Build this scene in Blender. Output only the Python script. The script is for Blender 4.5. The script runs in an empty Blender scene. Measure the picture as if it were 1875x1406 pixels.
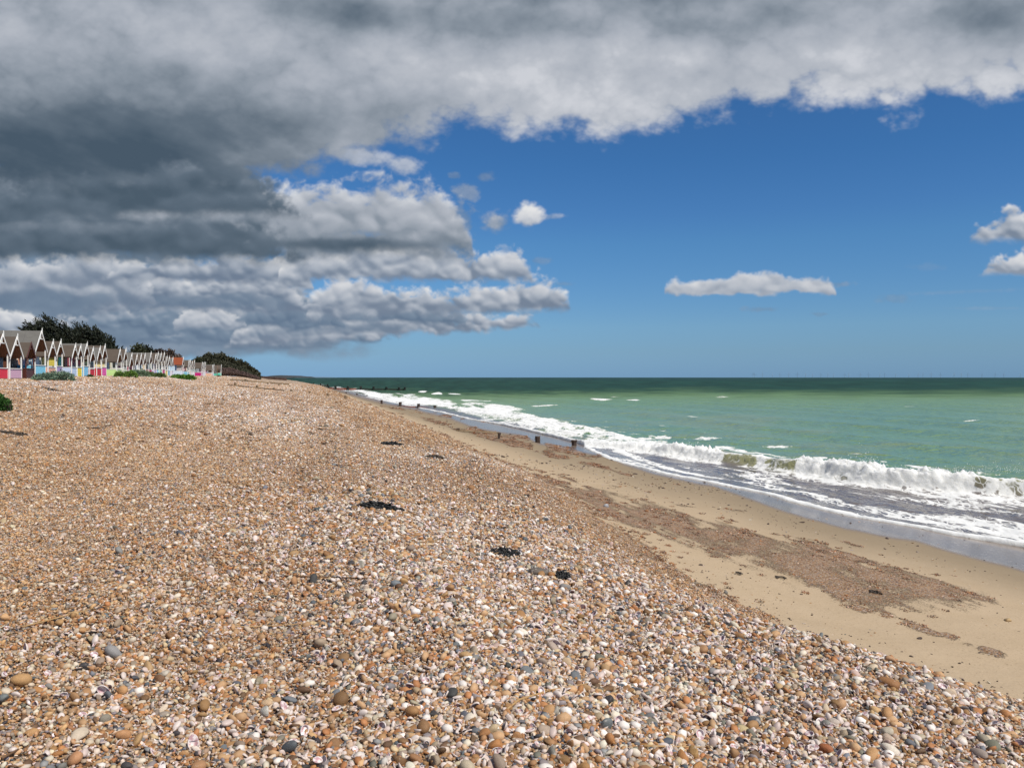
import bpy, bmesh, math, random
import numpy as np
from mathutils import Vector, Matrix, Euler

scene = bpy.context.scene
R = math.radians
# ------------------------------------------------------------------ camera
EYE = 3.8                      # metres above the sea
FPX, CXP, HOR = 1471.0, 937.5, 691.0   # focal length / centre column / horizon row of the survey photograph
cam_d = bpy.data.cameras.new("camera"); cam = bpy.data.objects.new("camera", cam_d)
scene.collection.objects.link(cam); scene.camera = cam
cam_d.sensor_width = 36; cam_d.lens = 36*FPX/1875
cam_d.clip_start = .05; cam_d.clip_end = 60000
cam.location = (0, 0, EYE); cam.rotation_euler = (R(90 - .4674), 0, 0)
# ------------------------------------------------------------------ colour management
scene.view_settings.view_transform = 'Standard'; scene.view_settings.look = 'None'
scene.view_settings.exposure = 0.0; scene.view_settings.gamma = 1.0
scene.cycles.max_bounces = 6; scene.cycles.diffuse_bounces = 3; scene.cycles.glossy_bounces = 3
scene.cycles.caustics_reflective = False; scene.cycles.caustics_refractive = False
# ------------------------------------------------------------------ sun
SUN_AZ, SUN_EL = R(128), R(50)           # to the right of the view, a little behind
sd = Vector((math.sin(SUN_AZ)*math.cos(SUN_EL), math.cos(SUN_AZ)*math.cos(SUN_EL), math.sin(SUN_EL)))
sun_d = bpy.data.lights.new("sun", 'SUN'); sun_d.energy = 4.25; sun_d.angle = R(.53); sun_d.color = (1, .95, .87)
sun = bpy.data.objects.new("sun", sun_d); scene.collection.objects.link(sun)
sun.rotation_euler = sd.to_track_quat('Z', 'Y').to_euler(); sun.location = (60, -20, 80)
SKY_STRENGTH = .085
# ---------- cloud field (numpy) ----------
_rng = np.random.RandomState(7)
_LAT = [_rng.rand(256, 256).astype(np.float32) for _ in range(4)]
def vnoise(x, y, k=0):
    x = np.asarray(x, np.float32); y = np.asarray(y, np.float32)
    xi = np.floor(x); yi = np.floor(y)
    fx = x - xi; fy = y - yi
    xi = xi.astype(np.int32) & 255; yi = yi.astype(np.int32) & 255
    x1 = (xi + 1) & 255; y1 = (yi + 1) & 255
    fx = fx*fx*fx*(fx*(fx*6 - 15) + 10); fy = fy*fy*fy*(fy*(fy*6 - 15) + 10)
    L = _LAT[k & 3]
    a = L[yi, xi]; b = L[yi, x1]; c = L[y1, xi]; d = L[y1, x1]
    return a + (b - a)*fx + (c - a)*fy + (a - b - c + d)*fx*fy
def fbm(x, y, o=5, k=0, g=0.5):
    s = 0; a = 1.0; t = 0
    for i in range(o):
        s = s + a*(vnoise(x + 17.3*i + 5*k, y - 9.1*i + 3*k, k + i) - .5)
        t += a; a *= g
        x, y = 2.03*(x*.8 - y*.6), 2.03*(x*.6 + y*.8)
    return s/t*2
def billow(x, y, o=4, k=0, g=.5):
    s = 0; a = 1.0; t = 0
    for i in range(o):
        s = s + a*(1 - 2*np.abs(vnoise(x + 11.7*i + 7*k, y + 4.3*i, k + i + 1)*2 - 1))
        t += a; a *= g
        x, y = 2.1*(x*.8 - y*.6), 2.1*(x*.6 + y*.8)
    return s/t
def puffs(x, y, k=0, r=.62):
    """round heads: highest of the paraboloids standing at jittered lattice points"""
    xi = np.floor(x).astype(np.int32); yi = np.floor(y).astype(np.int32)
    best = np.full(np.shape(x), -1.0, np.float32)
    A, B, Cc = _LAT[k & 3], _LAT[(k + 1) & 3], _LAT[(k + 2) & 3]
    for j in (-1, 0, 1):
        for i in (-1, 0, 1):
            cx = (xi + i) & 255; cy = (yi + j) & 255
            dx = xi + i + .15 + .7*A[cy, cx] - x; dy = yi + j + .15 + .7*B[cy, cx] - y
            rr = (r*(.55 + .8*Cc[cy, cx]))
            best = np.maximum(best, (1 - (dx*dx + dy*dy)/(rr*rr))*(.5 + .5*Cc[cy, cx]))
    return np.clip(best, 0, 1)
def puff_fbm(x, y, o=3, k=0):
    s = 0; a = 1.0; t = 0
    for i in range(o):
        s = s + a*np.sqrt(puffs(x + 3.7*i, y + 9.1*i, k + i)); t += a; a *= .5
        x, y = 2.1*(x*.9 - y*.43), 2.1*(x*.43 + y*.9)
    return s/t
def blur(a, r):
    for ax in (0, 1):
        for _ in range(2):
            n = a.shape[ax]; k = min(r, n//2 - 1)
            if k < 1: continue
            p = np.concatenate([np.take(a, [0]*k, ax), a, np.take(a, [n - 1]*k, ax)], ax)
            c = np.cumsum(np.concatenate([np.take(p, [0], ax)*0, p], ax), ax, dtype=np.float64)
            a = ((np.take(c, range(2*k, n + 2*k), ax) - np.take(c, range(0, n), ax))/(2*k)).astype(np.float32)
    return a
def sstep(a, b, x):
    t = np.clip((x - a)/(b - a), 0, 1); return t*t*(3 - 2*t)
def lin(c):
    c = np.asarray(c, np.float32)/255.; return np.where(c <= .04045, c/12.92, ((c + .055)/1.055)**2.4).astype(np.float32)
def ramp(t, stops):
    xs = [s[0] for s in stops]; cs = np.array([lin(s[1]) for s in stops])
    return np.stack([np.interp(t, xs, cs[:, i]) for i in range(3)], -1).astype(np.float32)

AZ0, EL0, EL1 = 40.0, -1.0, 36.0           # the sector of sky that is drawn in detail, in degrees
CYP, PITCH = 703.0, math.radians(.4674)
def cloud_map(W=1700, H=800):
    az = np.radians(np.linspace(-AZ0, AZ0, W, dtype=np.float32))[None, :].repeat(H, 0)
    el = np.radians(np.linspace(EL0, EL1, H, dtype=np.float32))[:, None].repeat(W, 1)
    X = np.cos(el)*np.sin(az); Y = np.cos(el)*np.cos(az); Z = np.sin(el)
    fw = Y*math.cos(PITCH) - Z*math.sin(PITCH); up = Y*math.sin(PITCH) + Z*math.cos(PITCH)
    px = CXP + FPX*X/fw; py = CYP - FPX*up/fw
    rgb = np.zeros((H, W, 3), np.float32); alpha = np.zeros((H, W), np.float32)
    def over(sl, col, a):
        r = rgb[sl]; A = alpha[sl]
        a = np.clip(a, 0, 1)
        rgb[sl] = r*(1 - a)[..., None] + col*a[..., None]      # premultiplied
        alpha[sl] = A*(1 - a) + a
    def crop(x0, x1, y0, y1):
        m = (px > x0) & (px < x1) & (py > y0) & (py < y1)
        r = np.where(m.any(1))[0]; c = np.where(m.any(0))[0]
        return (slice(r[0], r[-1] + 1), slice(c[0], c[-1] + 1))

    WHITE = [(0, (104, 120, 142)), (.25, (130, 143, 161)), (.5, (170, 178, 190)), (.75, (204, 207, 213)), (1, (230, 230, 230))]
    def bank(x0, x1, ytop, ybase, tilt=0, k=0, puff=60, rough=.5, lo=0., hi=1., stops=WHITE, tl=.25, tr=.25, soft=1., opac=1., base_w=.08):
        """a row of cumulus: flat base, heads on top, lit from above"""
        hh = ybase - ytop; m = 30 + hh*.6
        sl = crop(x0 - m, x1 + m, ytop - m - abs(tilt), ybase + m + abs(tilt))
        x = px[sl]; y = py[sl]
        u = (x - x0)/(x1 - x0)
        yb = ybase + tilt*(u - .5)
        wx = x + 14*fbm(x/70, y/50, 3, k); wy = y + 7*fbm(x/60 + 9, y/40, 3, k + 1)
        prof = np.clip(np.minimum(u/max(tl, 1e-3), (1 - u)/max(tr, 1e-3)), -1, 1)
        prof = np.where(prof > 0, np.sqrt(np.clip(prof, 0, 1)), prof)
        big = .72 + .6*fbm(x/(puff*3.1), k*3.3 + x*0, 3, k)
        top = hh*prof*big*1.22
        hgt = (yb + 2.5*fbm(x/45, y/25, 3, k + 3) - wy)                 # height over the base, px
        pf = puff_fbm(wx/puff + k*7.7, wy/(puff*.72) + k, 4, k)          # heads
        fb = fbm(wx/26, wy/20, 5, k + 2, .58)
        d = (top - hgt)/hh + rough*.75*(pf - .45) + .17*fb*soft            # inside above 0 at the top
        b = hgt/hh + base_w*(fb + .3)
        a = sstep(-.05, .24*soft, d + .10*fbm(wx/9, wy/8, 3, k + 4))*sstep(-.08, .14, b)*sstep(-.35, .1, prof + .25*fb)
        t = np.clip(hgt/np.maximum(top + .25*hh, 4), 0, 1.2)
        # relief: heads lit from above and the right
        pl = puff_fbm(wx/puff + k*7.7, wy/(puff*.72) + k, 2, k)
        sh = blur(pl + .25*fb, max(2, int(puff*.05)))
        gy, gx = np.gradient(sh)
        rel = (gy*-1.0 + gx*-.55)*puff*.10                      # rows run upward: a slope facing up is lit
        light = .05 + .86*t**.95 + .75*np.clip(rel, -.35, .35) + .30*(blur(pl, 2) - .45) + .16*fb
        edge = sstep(.35, 0, d)*.16*sstep(.25, .8, t)
        light = lo + (hi - lo)*np.clip(light + edge, 0, 1)
        over(sl, ramp(light, stops), a*opac)
    def soft(cx, cy, rx, ry, dens=1., k=0, val=.6, sc=60, am=.6, stops=WHITE, shade=.5, rot=0., hard=.5):
        """a ragged patch without a base"""
        sl = crop(cx - rx*1.8 - 20, cx + rx*1.8 + 20, cy - ry*1.9 - 20, cy + ry*1.9 + 20)
        x = px[sl]; y = py[sl]
        dx = (x - cx); dy = (y - cy)
        c_, s_ = math.cos(rot), math.sin(rot)
        dx, dy = dx*c_ + dy*s_, -dx*s_ + dy*c_
        r = np.sqrt((dx/rx)**2 + (dy/ry)**2)
        n = fbm(x/sc + k*3.1, y/(sc*.7) + k, 6, k, .58); pf = puff_fbm(x/sc + k, y/(sc*.8), 3, k)
        d = 1 - r + am*n + .35*(pf - .4)
        a = sstep(0, hard, d)*dens
        light = val + shade*(-dy/ry)*.35 + .25*n + .22*(pf - .5)
        over(sl, ramp(np.clip(light, 0, 1), stops), a)

    HAZY = [(0, (96, 116, 140)), (.4, (122, 140, 160)), (.7, (158, 168, 182)), (1, (206, 207, 208))]
    # --- thin wisps over the sea
    soft(1400, 567, 48, 6, .40, 31, .35, 22, .8, HAZY, 0, 0, .9); soft(1500, 576, 18, 4, .3, 32, .3, 16, .8, HAZY, 0)
    soft(1640, 548, 34, 10, .28, 33, .35, 20, .9, HAZY, 0, 0, .9)
    soft(1760, 535, 120, 5, .16, 34, .6, 30, .6, HAZY, 0, -.04, 1.); soft(1800, 565, 110, 4, .16, 35, .6, 30, .6, HAZY, 0, 0, 1.)
    soft(1700, 490, 40, 8, .12, 36, .5, 30, .8, HAZY, 0, 0, 1.)
    # --- far, hazy banks over the land
    soft(300, 625, 420, 34, .95, 1, .36, 90, .30, HAZY, .1, .03, .5)
    soft(120, 640, 260, 40, .9, 2, .42, 80, .30, HAZY, .1, 0, .5)
    soft(470, 625, 190, 16, .55, 3, .20, 60, .5, HAZY, .0, .02, .8)
    soft(590, 628, 40, 7, .6, 4, .12, 30, .6, HAZY, 0, 0, .8)
    soft(210, 562, 400, 60, 1., 45, .30, 90, .35, HAZY, .2, .02, .5)
    soft(90, 480, 330, 50, .92, 46, .34, 90, .4, HAZY, .2, .02, .6)
    bank(-120, 600, 578, 632, 8, 5, 60, .4, .05, .62, HAZY, .1, .3)
    bank(-200, 190, 552, 612, 10, 6, 52, .7, .20, .95, WHITE, .1, .5)
    bank(240, 700, 578, 626, -6, 7, 44, .45, .08, .78, HAZY, .3, .3)
    bank(420, 992, 554, 616, -34, 8, 56, .40, .14, .98, WHITE, .2, .22, base_w=.15)
    soft(600, 606, 240, 12, .6, 9, .18, 60, .35, HAZY, .1, -.05, .7)
    bank(130, 640, 540, 602, 0, 10, 42, .5, .05, .92, HAZY, .25, .3)
    bank(316, 452, 566, 602, 0, 11, 30, .8, .30, .92, WHITE, .3, .45, opac=.9)
    bank(440, 860, 532, 590, 0, 12, 46, .5, .05, .80, HAZY, .3, .3)
    bank(560, 1045, 488, 574, -10, 13, 60, .40, .12, 1., WHITE, .12, .16, base_w=.12)
    bank(150, 610, 486, 570, 4, 14, 50, .5, .06, .92, WHITE, .2, .35)
    soft(380, 552, 240, 20, .8, 15, .18, 60, .4, HAZY, 0, 0, .7)
    bank(-200, 285, 436, 556, 14, 16, 80, .45, .08, .90, WHITE, .1, .28)
    soft(60, 550, 240, 26, .85, 17, .16, 70, .4, HAZY, 0, 0, .7)
    bank(380, 575, 478, 532, 0, 18, 44, .5, .2, .9, WHITE, .3, .3)
    bank(200, 550, 446, 516, 0, 19, 60, .5, .06, .88, WHITE, .2, .25)
    bank(510, 975, 432, 512, -6, 20, 60, .40, .16, 1., WHITE, .08, .07, base_w=.12)
    soft(985, 478, 30, 7, .35, 21, .4, 22, .8, HAZY, 0, 0, .9); soft(1030, 520, 26, 6, .3, 22, .4, 20, .8, HAZY, 0, 0, .9)
    # --- single clouds over the sea
    bank(1216, 1420, 503, 536, 2, 50, 60, .14, .38, .90, WHITE, .10, .25, 1.5, base_w=.2); bank(1280, 1532, 504, 537, 3, 54, 60, .14, .38, .90, WHITE, .3, .06, 1.5, base_w=.2)
    soft(1535, 521, 30, 6, .4, 24, .45, 20, .8, HAZY, 0, 0, .9)
    bank(1775, 2010, 366, 444, 10, 25, 60, .5, .16, .98, WHITE, .35, .2)
    bank(1798, 2000, 452, 506, 10, 26, 46, .5, .30, .95, WHITE, .4, .2)
    soft(912, 410, 52, 24, .95, 27, .60, 36, .8, HAZY, .3, 0, 1.)
    soft(968, 398, 34, 26, .97, 28, .78, 40, .35, WHITE, .9, 0, .5); soft(1010, 398, 26, 8, .4, 29, .5, 20, .8, WHITE, .2, 0, .9)
    soft(888, 322, 22, 13, .42, 30, .42, 26, .8, HAZY, .2, 0, .9); soft(832, 322, 13, 8, .4, 31, .4, 20, .8, HAZY, .2)
    soft(852, 352, 26, 20, .6, 32, .5, 26, .8, HAZY, .2, 0, .8); soft(836, 400, 36, 34, .5, 33, .4, 26, .8, HAZY, .2)
    # --- the bright mass under the dark one
    SLATE = [(0, (72, 89, 104)), (.3, (96, 111, 126)), (.55, (134, 145, 158)), (.8, (176, 182, 192)), (1, (214, 217, 222))]
    bank(300, 866, 300, 466, 0, 34, 110, .40, .20, 1., SLATE, .15, .14, base_w=.06)
    bank(470, 856, 318, 436, 0, 35, 80, .38, .56, 1.0, SLATE, .22, .20, soft=1.5)
    soft(600, 448, 230, 16, .85, 36, .14, 90, .4, SLATE, .3, 0, .9)
    soft(740, 302, 36, 22, .7, 37, .62, 40, .6, WHITE, .4, 0, .8)
    soft(660, 288, 70, 16, .7, 38, .55, 40, .6, WHITE, .2, .1, .8)
    # --- the slate mass
    soft(100, 330, 420, 110, 1., 41, .14, 150, .5, SLATE, .1, 0, .5)
    bank(-400, 560, 330, 474, 14, 39, 110, .34, .04, .56, SLATE, .05, .30, soft=2.2, base_w=.05)
    soft(400, 398, 190, 16, .85, 43, .66, 90, .5, SLATE, .6, .02, .9); soft(150, 420, 200, 16, .6, 47, .40, 90, .5, SLATE, .5, .0, .9)
    bank(-400, 548, 262, 392, 6, 40, 100, .34, .04, .58, SLATE, .05, .14, soft=2.0, base_w=.06)
    # --- the deck overhead
    sl = crop(-1e4, 1e4, -1e4, 380); x = px[sl]; y = py[sl]
    e = np.clip(691 - y, 60, None)
    ex = np.array([-900, 0, 250, 400, 520, 600, 660, 730, 800, 900, 1000, 1070, 1120, 1190, 1260, 1320, 1390, 1440, 1500, 1600, 1720, 1800, 1875, 2100, 2700], np.float32)
    ey = np.array([345, 345, 338, 330, 312, 300, 292, 290, 262, 244, 236, 246, 268, 262, 240, 222, 208, 196, 192, 200, 196, 184, 172, 120, 60], np.float32)
    edge = np.interp(x + 22*fbm(x/70, y/50, 4, 1), ex, ey)
    qx = (x - 937)/e*4.0; qy = 900/e*2.6
    n1 = fbm(qx, qy, 6, 2, .55); n2 = fbm(x/120 + 5, y/80, 6, 3, .6); pf = puff_fbm(x/90, y/66, 4, 2)
    d = (edge - y)/70 + .95*n2 + .55*(pf - .45)
    a = sstep(-.05, .75, d)
    thin = np.exp(-np.clip(d, 0, 9)*.55)
    dark = np.zeros_like(x)
    for cx, cy, rx, ry, w in ((150, 275, 420, 95, .78), (420, 320, 260, 60, .65), (-50, 330, 300, 90, .9), (520, 245, 300, 70, .60), (330, 180, 240, 60, .35), (90, 400, 500, 60, .5),
                              (680, 20, 190, 45, .50), (900, 55, 200, 40, .38), (1330, 35, 160, 50, .28), (1830, 30, 160, 60, .50), (1050, -80, 900, 90, .55), (60, 120, 240, 60, .22), (300, -120, 500, 80, .3),
                              (980, 190, 300, 40, .10)):
        wx = x + 60*fbm(x/160, y/110, 4, int(cx) & 3); wy = y + 40*fbm(x/130 + 4, y/90, 4, 2)
        r = ((wx - cx)/rx)**2 + ((wy - cy)/ry)**2
        dark = np.maximum(dark, w*np.exp(-r*1.1)) + .25*w*np.exp(-r*1.1)
    light = .70 - .60*np.clip(dark, 0, 1.2) + .16*n1 + .24*n2*(1 - .55*np.clip(dark, 0, 1)) + .20*(pf - .5)*(1 - .7*np.clip(dark, 0, 1)) + .10*thin
    light += -.10*sstep(900, 100, x)*sstep(60, 200, y)
    light += .10*sstep(450, 1000, x)*sstep(40, 120, y)
    DECK = [(0, (72, 89, 105)), (.25, (98, 112, 126)), (.5, (139, 149, 161)), (.7, (166, 173, 184)), (.88, (184, 189, 198)), (1, (204, 207, 214))]
    over(sl, ramp(np.clip(light, 0, 1), DECK), a)
    al = np.clip(alpha, 0, 1)
    straight = rgb/np.maximum(al, 1e-3)[..., None]
    return straight, al, px, py
# ------------------------------------------------------------------ world: Nishita sky with the clouds over it
def data_image(name, arr):
    h, w = arr.shape[:2]
    im = bpy.data.images.new(name, w, h, alpha=False, float_buffer=True)
    im.colorspace_settings.name = 'Non-Color'
    buf = np.ones((h, w, 4), np.float32); buf[..., :3] = arr
    im.pixels.foreach_set(buf.ravel()); im.update(); im.pack()
    return im
def build_world():
    w = bpy.data.worlds.new("World"); scene.world = w; w.use_nodes = True
    nt = w.node_tree; N = nt.nodes; L = nt.links; N.clear()
    def node(t, **k):
        n = N.new(t)
        for a, b in k.items(): setattr(n, a, b)
        return n
    def math_(op, a, b=None, c=None):
        n = node('ShaderNodeMath', operation=op)
        for i, v in enumerate((a, b, c)):
            if v is None: continue
            if isinstance(v, (int, float)): n.inputs[i].default_value = v
            else: L.new(v, n.inputs[i])
        return n.outputs[0]
    tc = node('ShaderNodeTexCoord'); sx = node('ShaderNodeSeparateXYZ'); L.new(tc.outputs['Generated'], sx.inputs[0])
    az = math_('ARCTAN2', sx.outputs[0], sx.outputs[1]); el = math_('ARCSINE', sx.outputs[2])
    # fine sector in front
    u = math_('DIVIDE', math_('ADD', az, R(AZ0)), R(2*AZ0)); v = math_('DIVIDE', math_('SUBTRACT', el, R(EL0)), R(EL1 - EL0))
    cv = node('ShaderNodeCombineXYZ'); L.new(u, cv.inputs[0]); L.new(v, cv.inputs[1])
    straight, al, px, py = cloud_map()
    # whole sky, coarse
    W2, H2 = 720, 181
    a2 = np.radians(np.linspace(-180, 180, W2, dtype=np.float32))[None].repeat(H2, 0); e2 = np.radians(np.linspace(0, 90, H2, dtype=np.float32))[:, None].repeat(W2, 1)
    zz = np.sin(e2) + .12; qx = np.cos(e2)*np.sin(a2)/zz; qy = np.cos(e2)*np.cos(a2)/zz
    n = fbm(qx*1.3 + 3, qy*1.3, 5, 1); n2 = fbm(qx*3 + 8, qy*3, 5, 2)
    cov = sstep(-.12, .35, n + .2 - .9*np.clip(np.sin(a2 - .4), 0, 1)*sstep(1.1, .3, e2)*.8)
    over_deck = sstep(R(22), R(36), e2)*sstep(R(88), R(40), np.abs(a2))
    cov = np.maximum(cov, over_deck)
    lt = np.clip(.62 + .5*n2 - .25*cov, 0, 1)
    rgb2 = ramp(lt, [(0, (86, 101, 116)), (.5, (150, 159, 170)), (1, (214, 216, 220))])*.74*cov[..., None]
    # join: the sector fades into the coarse sky at its borders
    Hh, Ww = al.shape
    ff = np.minimum(sstep(0, .05, np.linspace(0, 1, Ww))[None]*sstep(1, .95, np.linspace(0, 1, Ww))[None], sstep(1, .86, np.linspace(0, 1, Hh))[:, None]).astype(np.float32)
    def tex(arr, coord, name):
        t = node('ShaderNodeTexImage', interpolation='Cubic', extension='EXTEND'); t.image = data_image(name, arr)
        L.new(coord, t.inputs[0]); return t.outputs[0]
    pm = straight*al[..., None]
    c_hi = tex(pm, cv.outputs[0], 'cloud_light'); m_hi = tex(np.stack([al, ff, al*0], -1), cv.outputs[0], 'cloud_cover')
    u2 = math_('DIVIDE', math_('ADD', az, math.pi), 2*math.pi); v2 = math_('DIVIDE', el, math.pi/2)
    cv2 = node('ShaderNodeCombineXYZ'); L.new(u2, cv2.inputs[0]); L.new(v2, cv2.inputs[1])
    c_lo = tex(rgb2, cv2.outputs[0], 'cloud_light_wide'); m_lo = tex(cov[..., None].repeat(3, -1), cv2.outputs[0], 'cloud_cover_wide')
    sh = node('ShaderNodeSeparateColor'); L.new(m_hi, sh.inputs[0]); sl = node('ShaderNodeSeparateColor'); L.new(m_lo, sl.inputs[0])
    inside = math_('MULTIPLY', math_('LESS_THAN', math_('ABSOLUTE', az), R(AZ0)), math_('LESS_THAN', el, R(EL1)))
    fac = math_('MULTIPLY', inside, sh.outputs[1])
    def mixc(f, a, b, bt='MIX'):
        m = node('ShaderNodeMix', data_type='RGBA', blend_type=bt)
        if isinstance(f, (int, float)): m.inputs[0].default_value = f
        else: L.new(f, m.inputs[0])
        for i, v in ((6, a), (7, b)):
            if isinstance(v, tuple): m.inputs[i].default_value = v
            else: L.new(v, m.inputs[i])
        return m.outputs[2]
    light = mixc(fac, c_lo, c_hi); cover = math_('ADD', math_('MULTIPLY', math_('SUBTRACT', 1., fac), sl.outputs[0]), math_('MULTIPLY', fac, sh.outputs[0]))
    sky = node('ShaderNodeTexSky', sky_type='NISHITA', sun_disc=False); sky.sun_elevation = SUN_EL; sky.sun_rotation = SUN_AZ
    sky.altitude = 0; sky.air_density = SKY_AIR; sky.dust_density = SKY_DUST; sky.ozone_density = SKY_OZONE
    # the clear sky of this day: deep blue aloft, steel blue and not white at the horizon
    gr = node('ShaderNodeValToRGB'); L.new(math_('DIVIDE', el, R(60)), gr.inputs[0])
    cr = gr.color_ramp
    for i, (p, c) in enumerate(SKY_GRADE):
        e = cr.elements[i] if i < 2 else cr.elements.new(p)
        e.position = p; e.color = (*c, 1)
    graded = mixc(1., sky.outputs[0], gr.outputs[0], 'MULTIPLY')
    clear = math_('SUBTRACT', 1., cover)
    cc = node('ShaderNodeCombineColor'); [L.new(clear, cc.inputs[i]) for i in range(3)]
    b1 = node('ShaderNodeBackground'); L.new(mixc(1., graded, cc.outputs[0], 'MULTIPLY'), b1.inputs[0]); b1.inputs[1].default_value = SKY_STRENGTH
    b2 = node('ShaderNodeBackground'); L.new(light, b2.inputs[0]); b2.inputs[1].default_value = 1.0
    ad = node('ShaderNodeAddShader'); L.new(b1.outputs[0], ad.inputs[0]); L.new(b2.outputs[0], ad.inputs[1])
    out = node('ShaderNodeOutputWorld'); L.new(ad.outputs[0], out.inputs[0])
    w.cycles.sampling_method = 'MANUAL'; w.cycles.sample_map_resolution = 1024
SKY_AIR, SKY_DUST, SKY_OZONE = 1.0, 0.0, 3.0
SKY_GRADE = [(.0, (.24, .49, 1.10)), (.0039, (.255, .503, 1.091)), (.0305, (.352, .576, .965)), (.059, (.423, .664, .989)), (.155, (.39, .714, 1.02)), (.1865, (.361, .68, 1.02)), (.248, (.323, .67, 1.01)), (1., (.42, .72, 1.0))]
build_world()
# ------------------------------------------------------------------ helpers
rnd = random.Random(11); nrs = np.random.RandomState(5)
def link(o): scene.collection.objects.link(o); return o
def tag(o, label=None, cat=None, group=None, kind=None):
    for k, v in (('label', label), ('category', cat), ('group', group), ('kind', kind)):
        if v: o[k] = v
    return o
def empty(name, loc, rz=0.0, **k):
    o = bpy.data.objects.new(name, None); o.location = loc; o.rotation_euler = (0, 0, rz); o.empty_display_size = .3
    link(o); return tag(o, **k)
def mesh_obj(name, verts, faces, mats=(), parent=None, smooth=False, fmat=None, **k):
    me = bpy.data.meshes.new(name); me.from_pydata([tuple(v) for v in verts], [], [tuple(f) for f in faces])
    for m in (mats if isinstance(mats, (list, tuple)) else [mats]): me.materials.append(m)
    if smooth: me.polygons.foreach_set('use_smooth', [True]*len(me.polygons))
    if fmat is not None: me.polygons.foreach_set('material_index', list(fmat))
    me.update()
    o = link(bpy.data.objects.new(name, me))
    if parent: o.parent = parent
    return tag(o, **k)
class MB:
    """collects solids for one mesh"""
    def __init__(s): s.v = []; s.f = []
    def poly(s, pts, faces):
        b = len(s.v); s.v += [tuple(p) for p in pts]; s.f += [tuple(b + i for i in f) for f in faces]; return s
    def box(s, x0, x1, y0, y1, z0, z1):
        return s.poly([(x0, y0, z0), (x1, y0, z0), (x1, y1, z0), (x0, y1, z0), (x0, y0, z1), (x1, y0, z1), (x1, y1, z1), (x0, y1, z1)],
                      [(0, 3, 2, 1), (4, 5, 6, 7), (0, 1, 5, 4), (1, 2, 6, 5), (2, 3, 7, 6), (3, 0, 4, 7)])
    def bar(s, p, q, w, h, up=(0, 0, 1)):
        p, q = Vector(p), Vector(q); d = (q - p).normalized(); a = d.cross(Vector(up)).normalized(); b = a.cross(d)
        a *= w/2; b *= h/2
        return s.poly([p - a - b, p + a - b, p + a + b, p - a + b, q - a - b, q + a - b, q + a + b, q - a + b],
                      [(3, 2, 1, 0), (4, 5, 6, 7), (0, 1, 5, 4), (1, 2, 6, 5), (2, 3, 7, 6), (3, 0, 4, 7)])
    def tube(s, pts, rad, n=7):
        b = len(s.v); m = len(pts)
        for i, p in enumerate(pts):
            p = Vector(p); d = (Vector(pts[min(i + 1, m - 1)]) - Vector(pts[max(i - 1, 0)])).normalized()
            a = d.orthogonal().normalized(); c = d.cross(a); r = rad[i] if isinstance(rad, (list, tuple)) else rad
            s.v += [tuple(p + (a*math.cos(t) + c*math.sin(t))*r) for t in [2*math.pi*k/n for k in range(n)]]
        for i in range(m - 1):
            for k in range(n):
                s.f.append((b + i*n + k, b + i*n + (k + 1) % n, b + (i + 1)*n + (k + 1) % n, b + (i + 1)*n + k))
        s.f.append(tuple(b + k for k in range(n - 1, -1, -1))); s.f.append(tuple(b + (m - 1)*n + k for k in range(n)))
        return s
    def prism(s, pts, y0, y1):
        """an (x, z) outline pushed from y0 to y1"""
        n = len(pts); v = [(x, y0, z) for x, z in pts] + [(x, y1, z) for x, z in pts]
        return s.poly(v, [tuple(range(n)), tuple(range(2*n - 1, n - 1, -1))] + [(i, i + n, (i + 1) % n + n, (i + 1) % n) for i in range(n)])
    def build(s, name, mat, parent=None, smooth=False, **k): return mesh_obj(name, s.v, s.f, mat, parent, smooth, **k)

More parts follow.
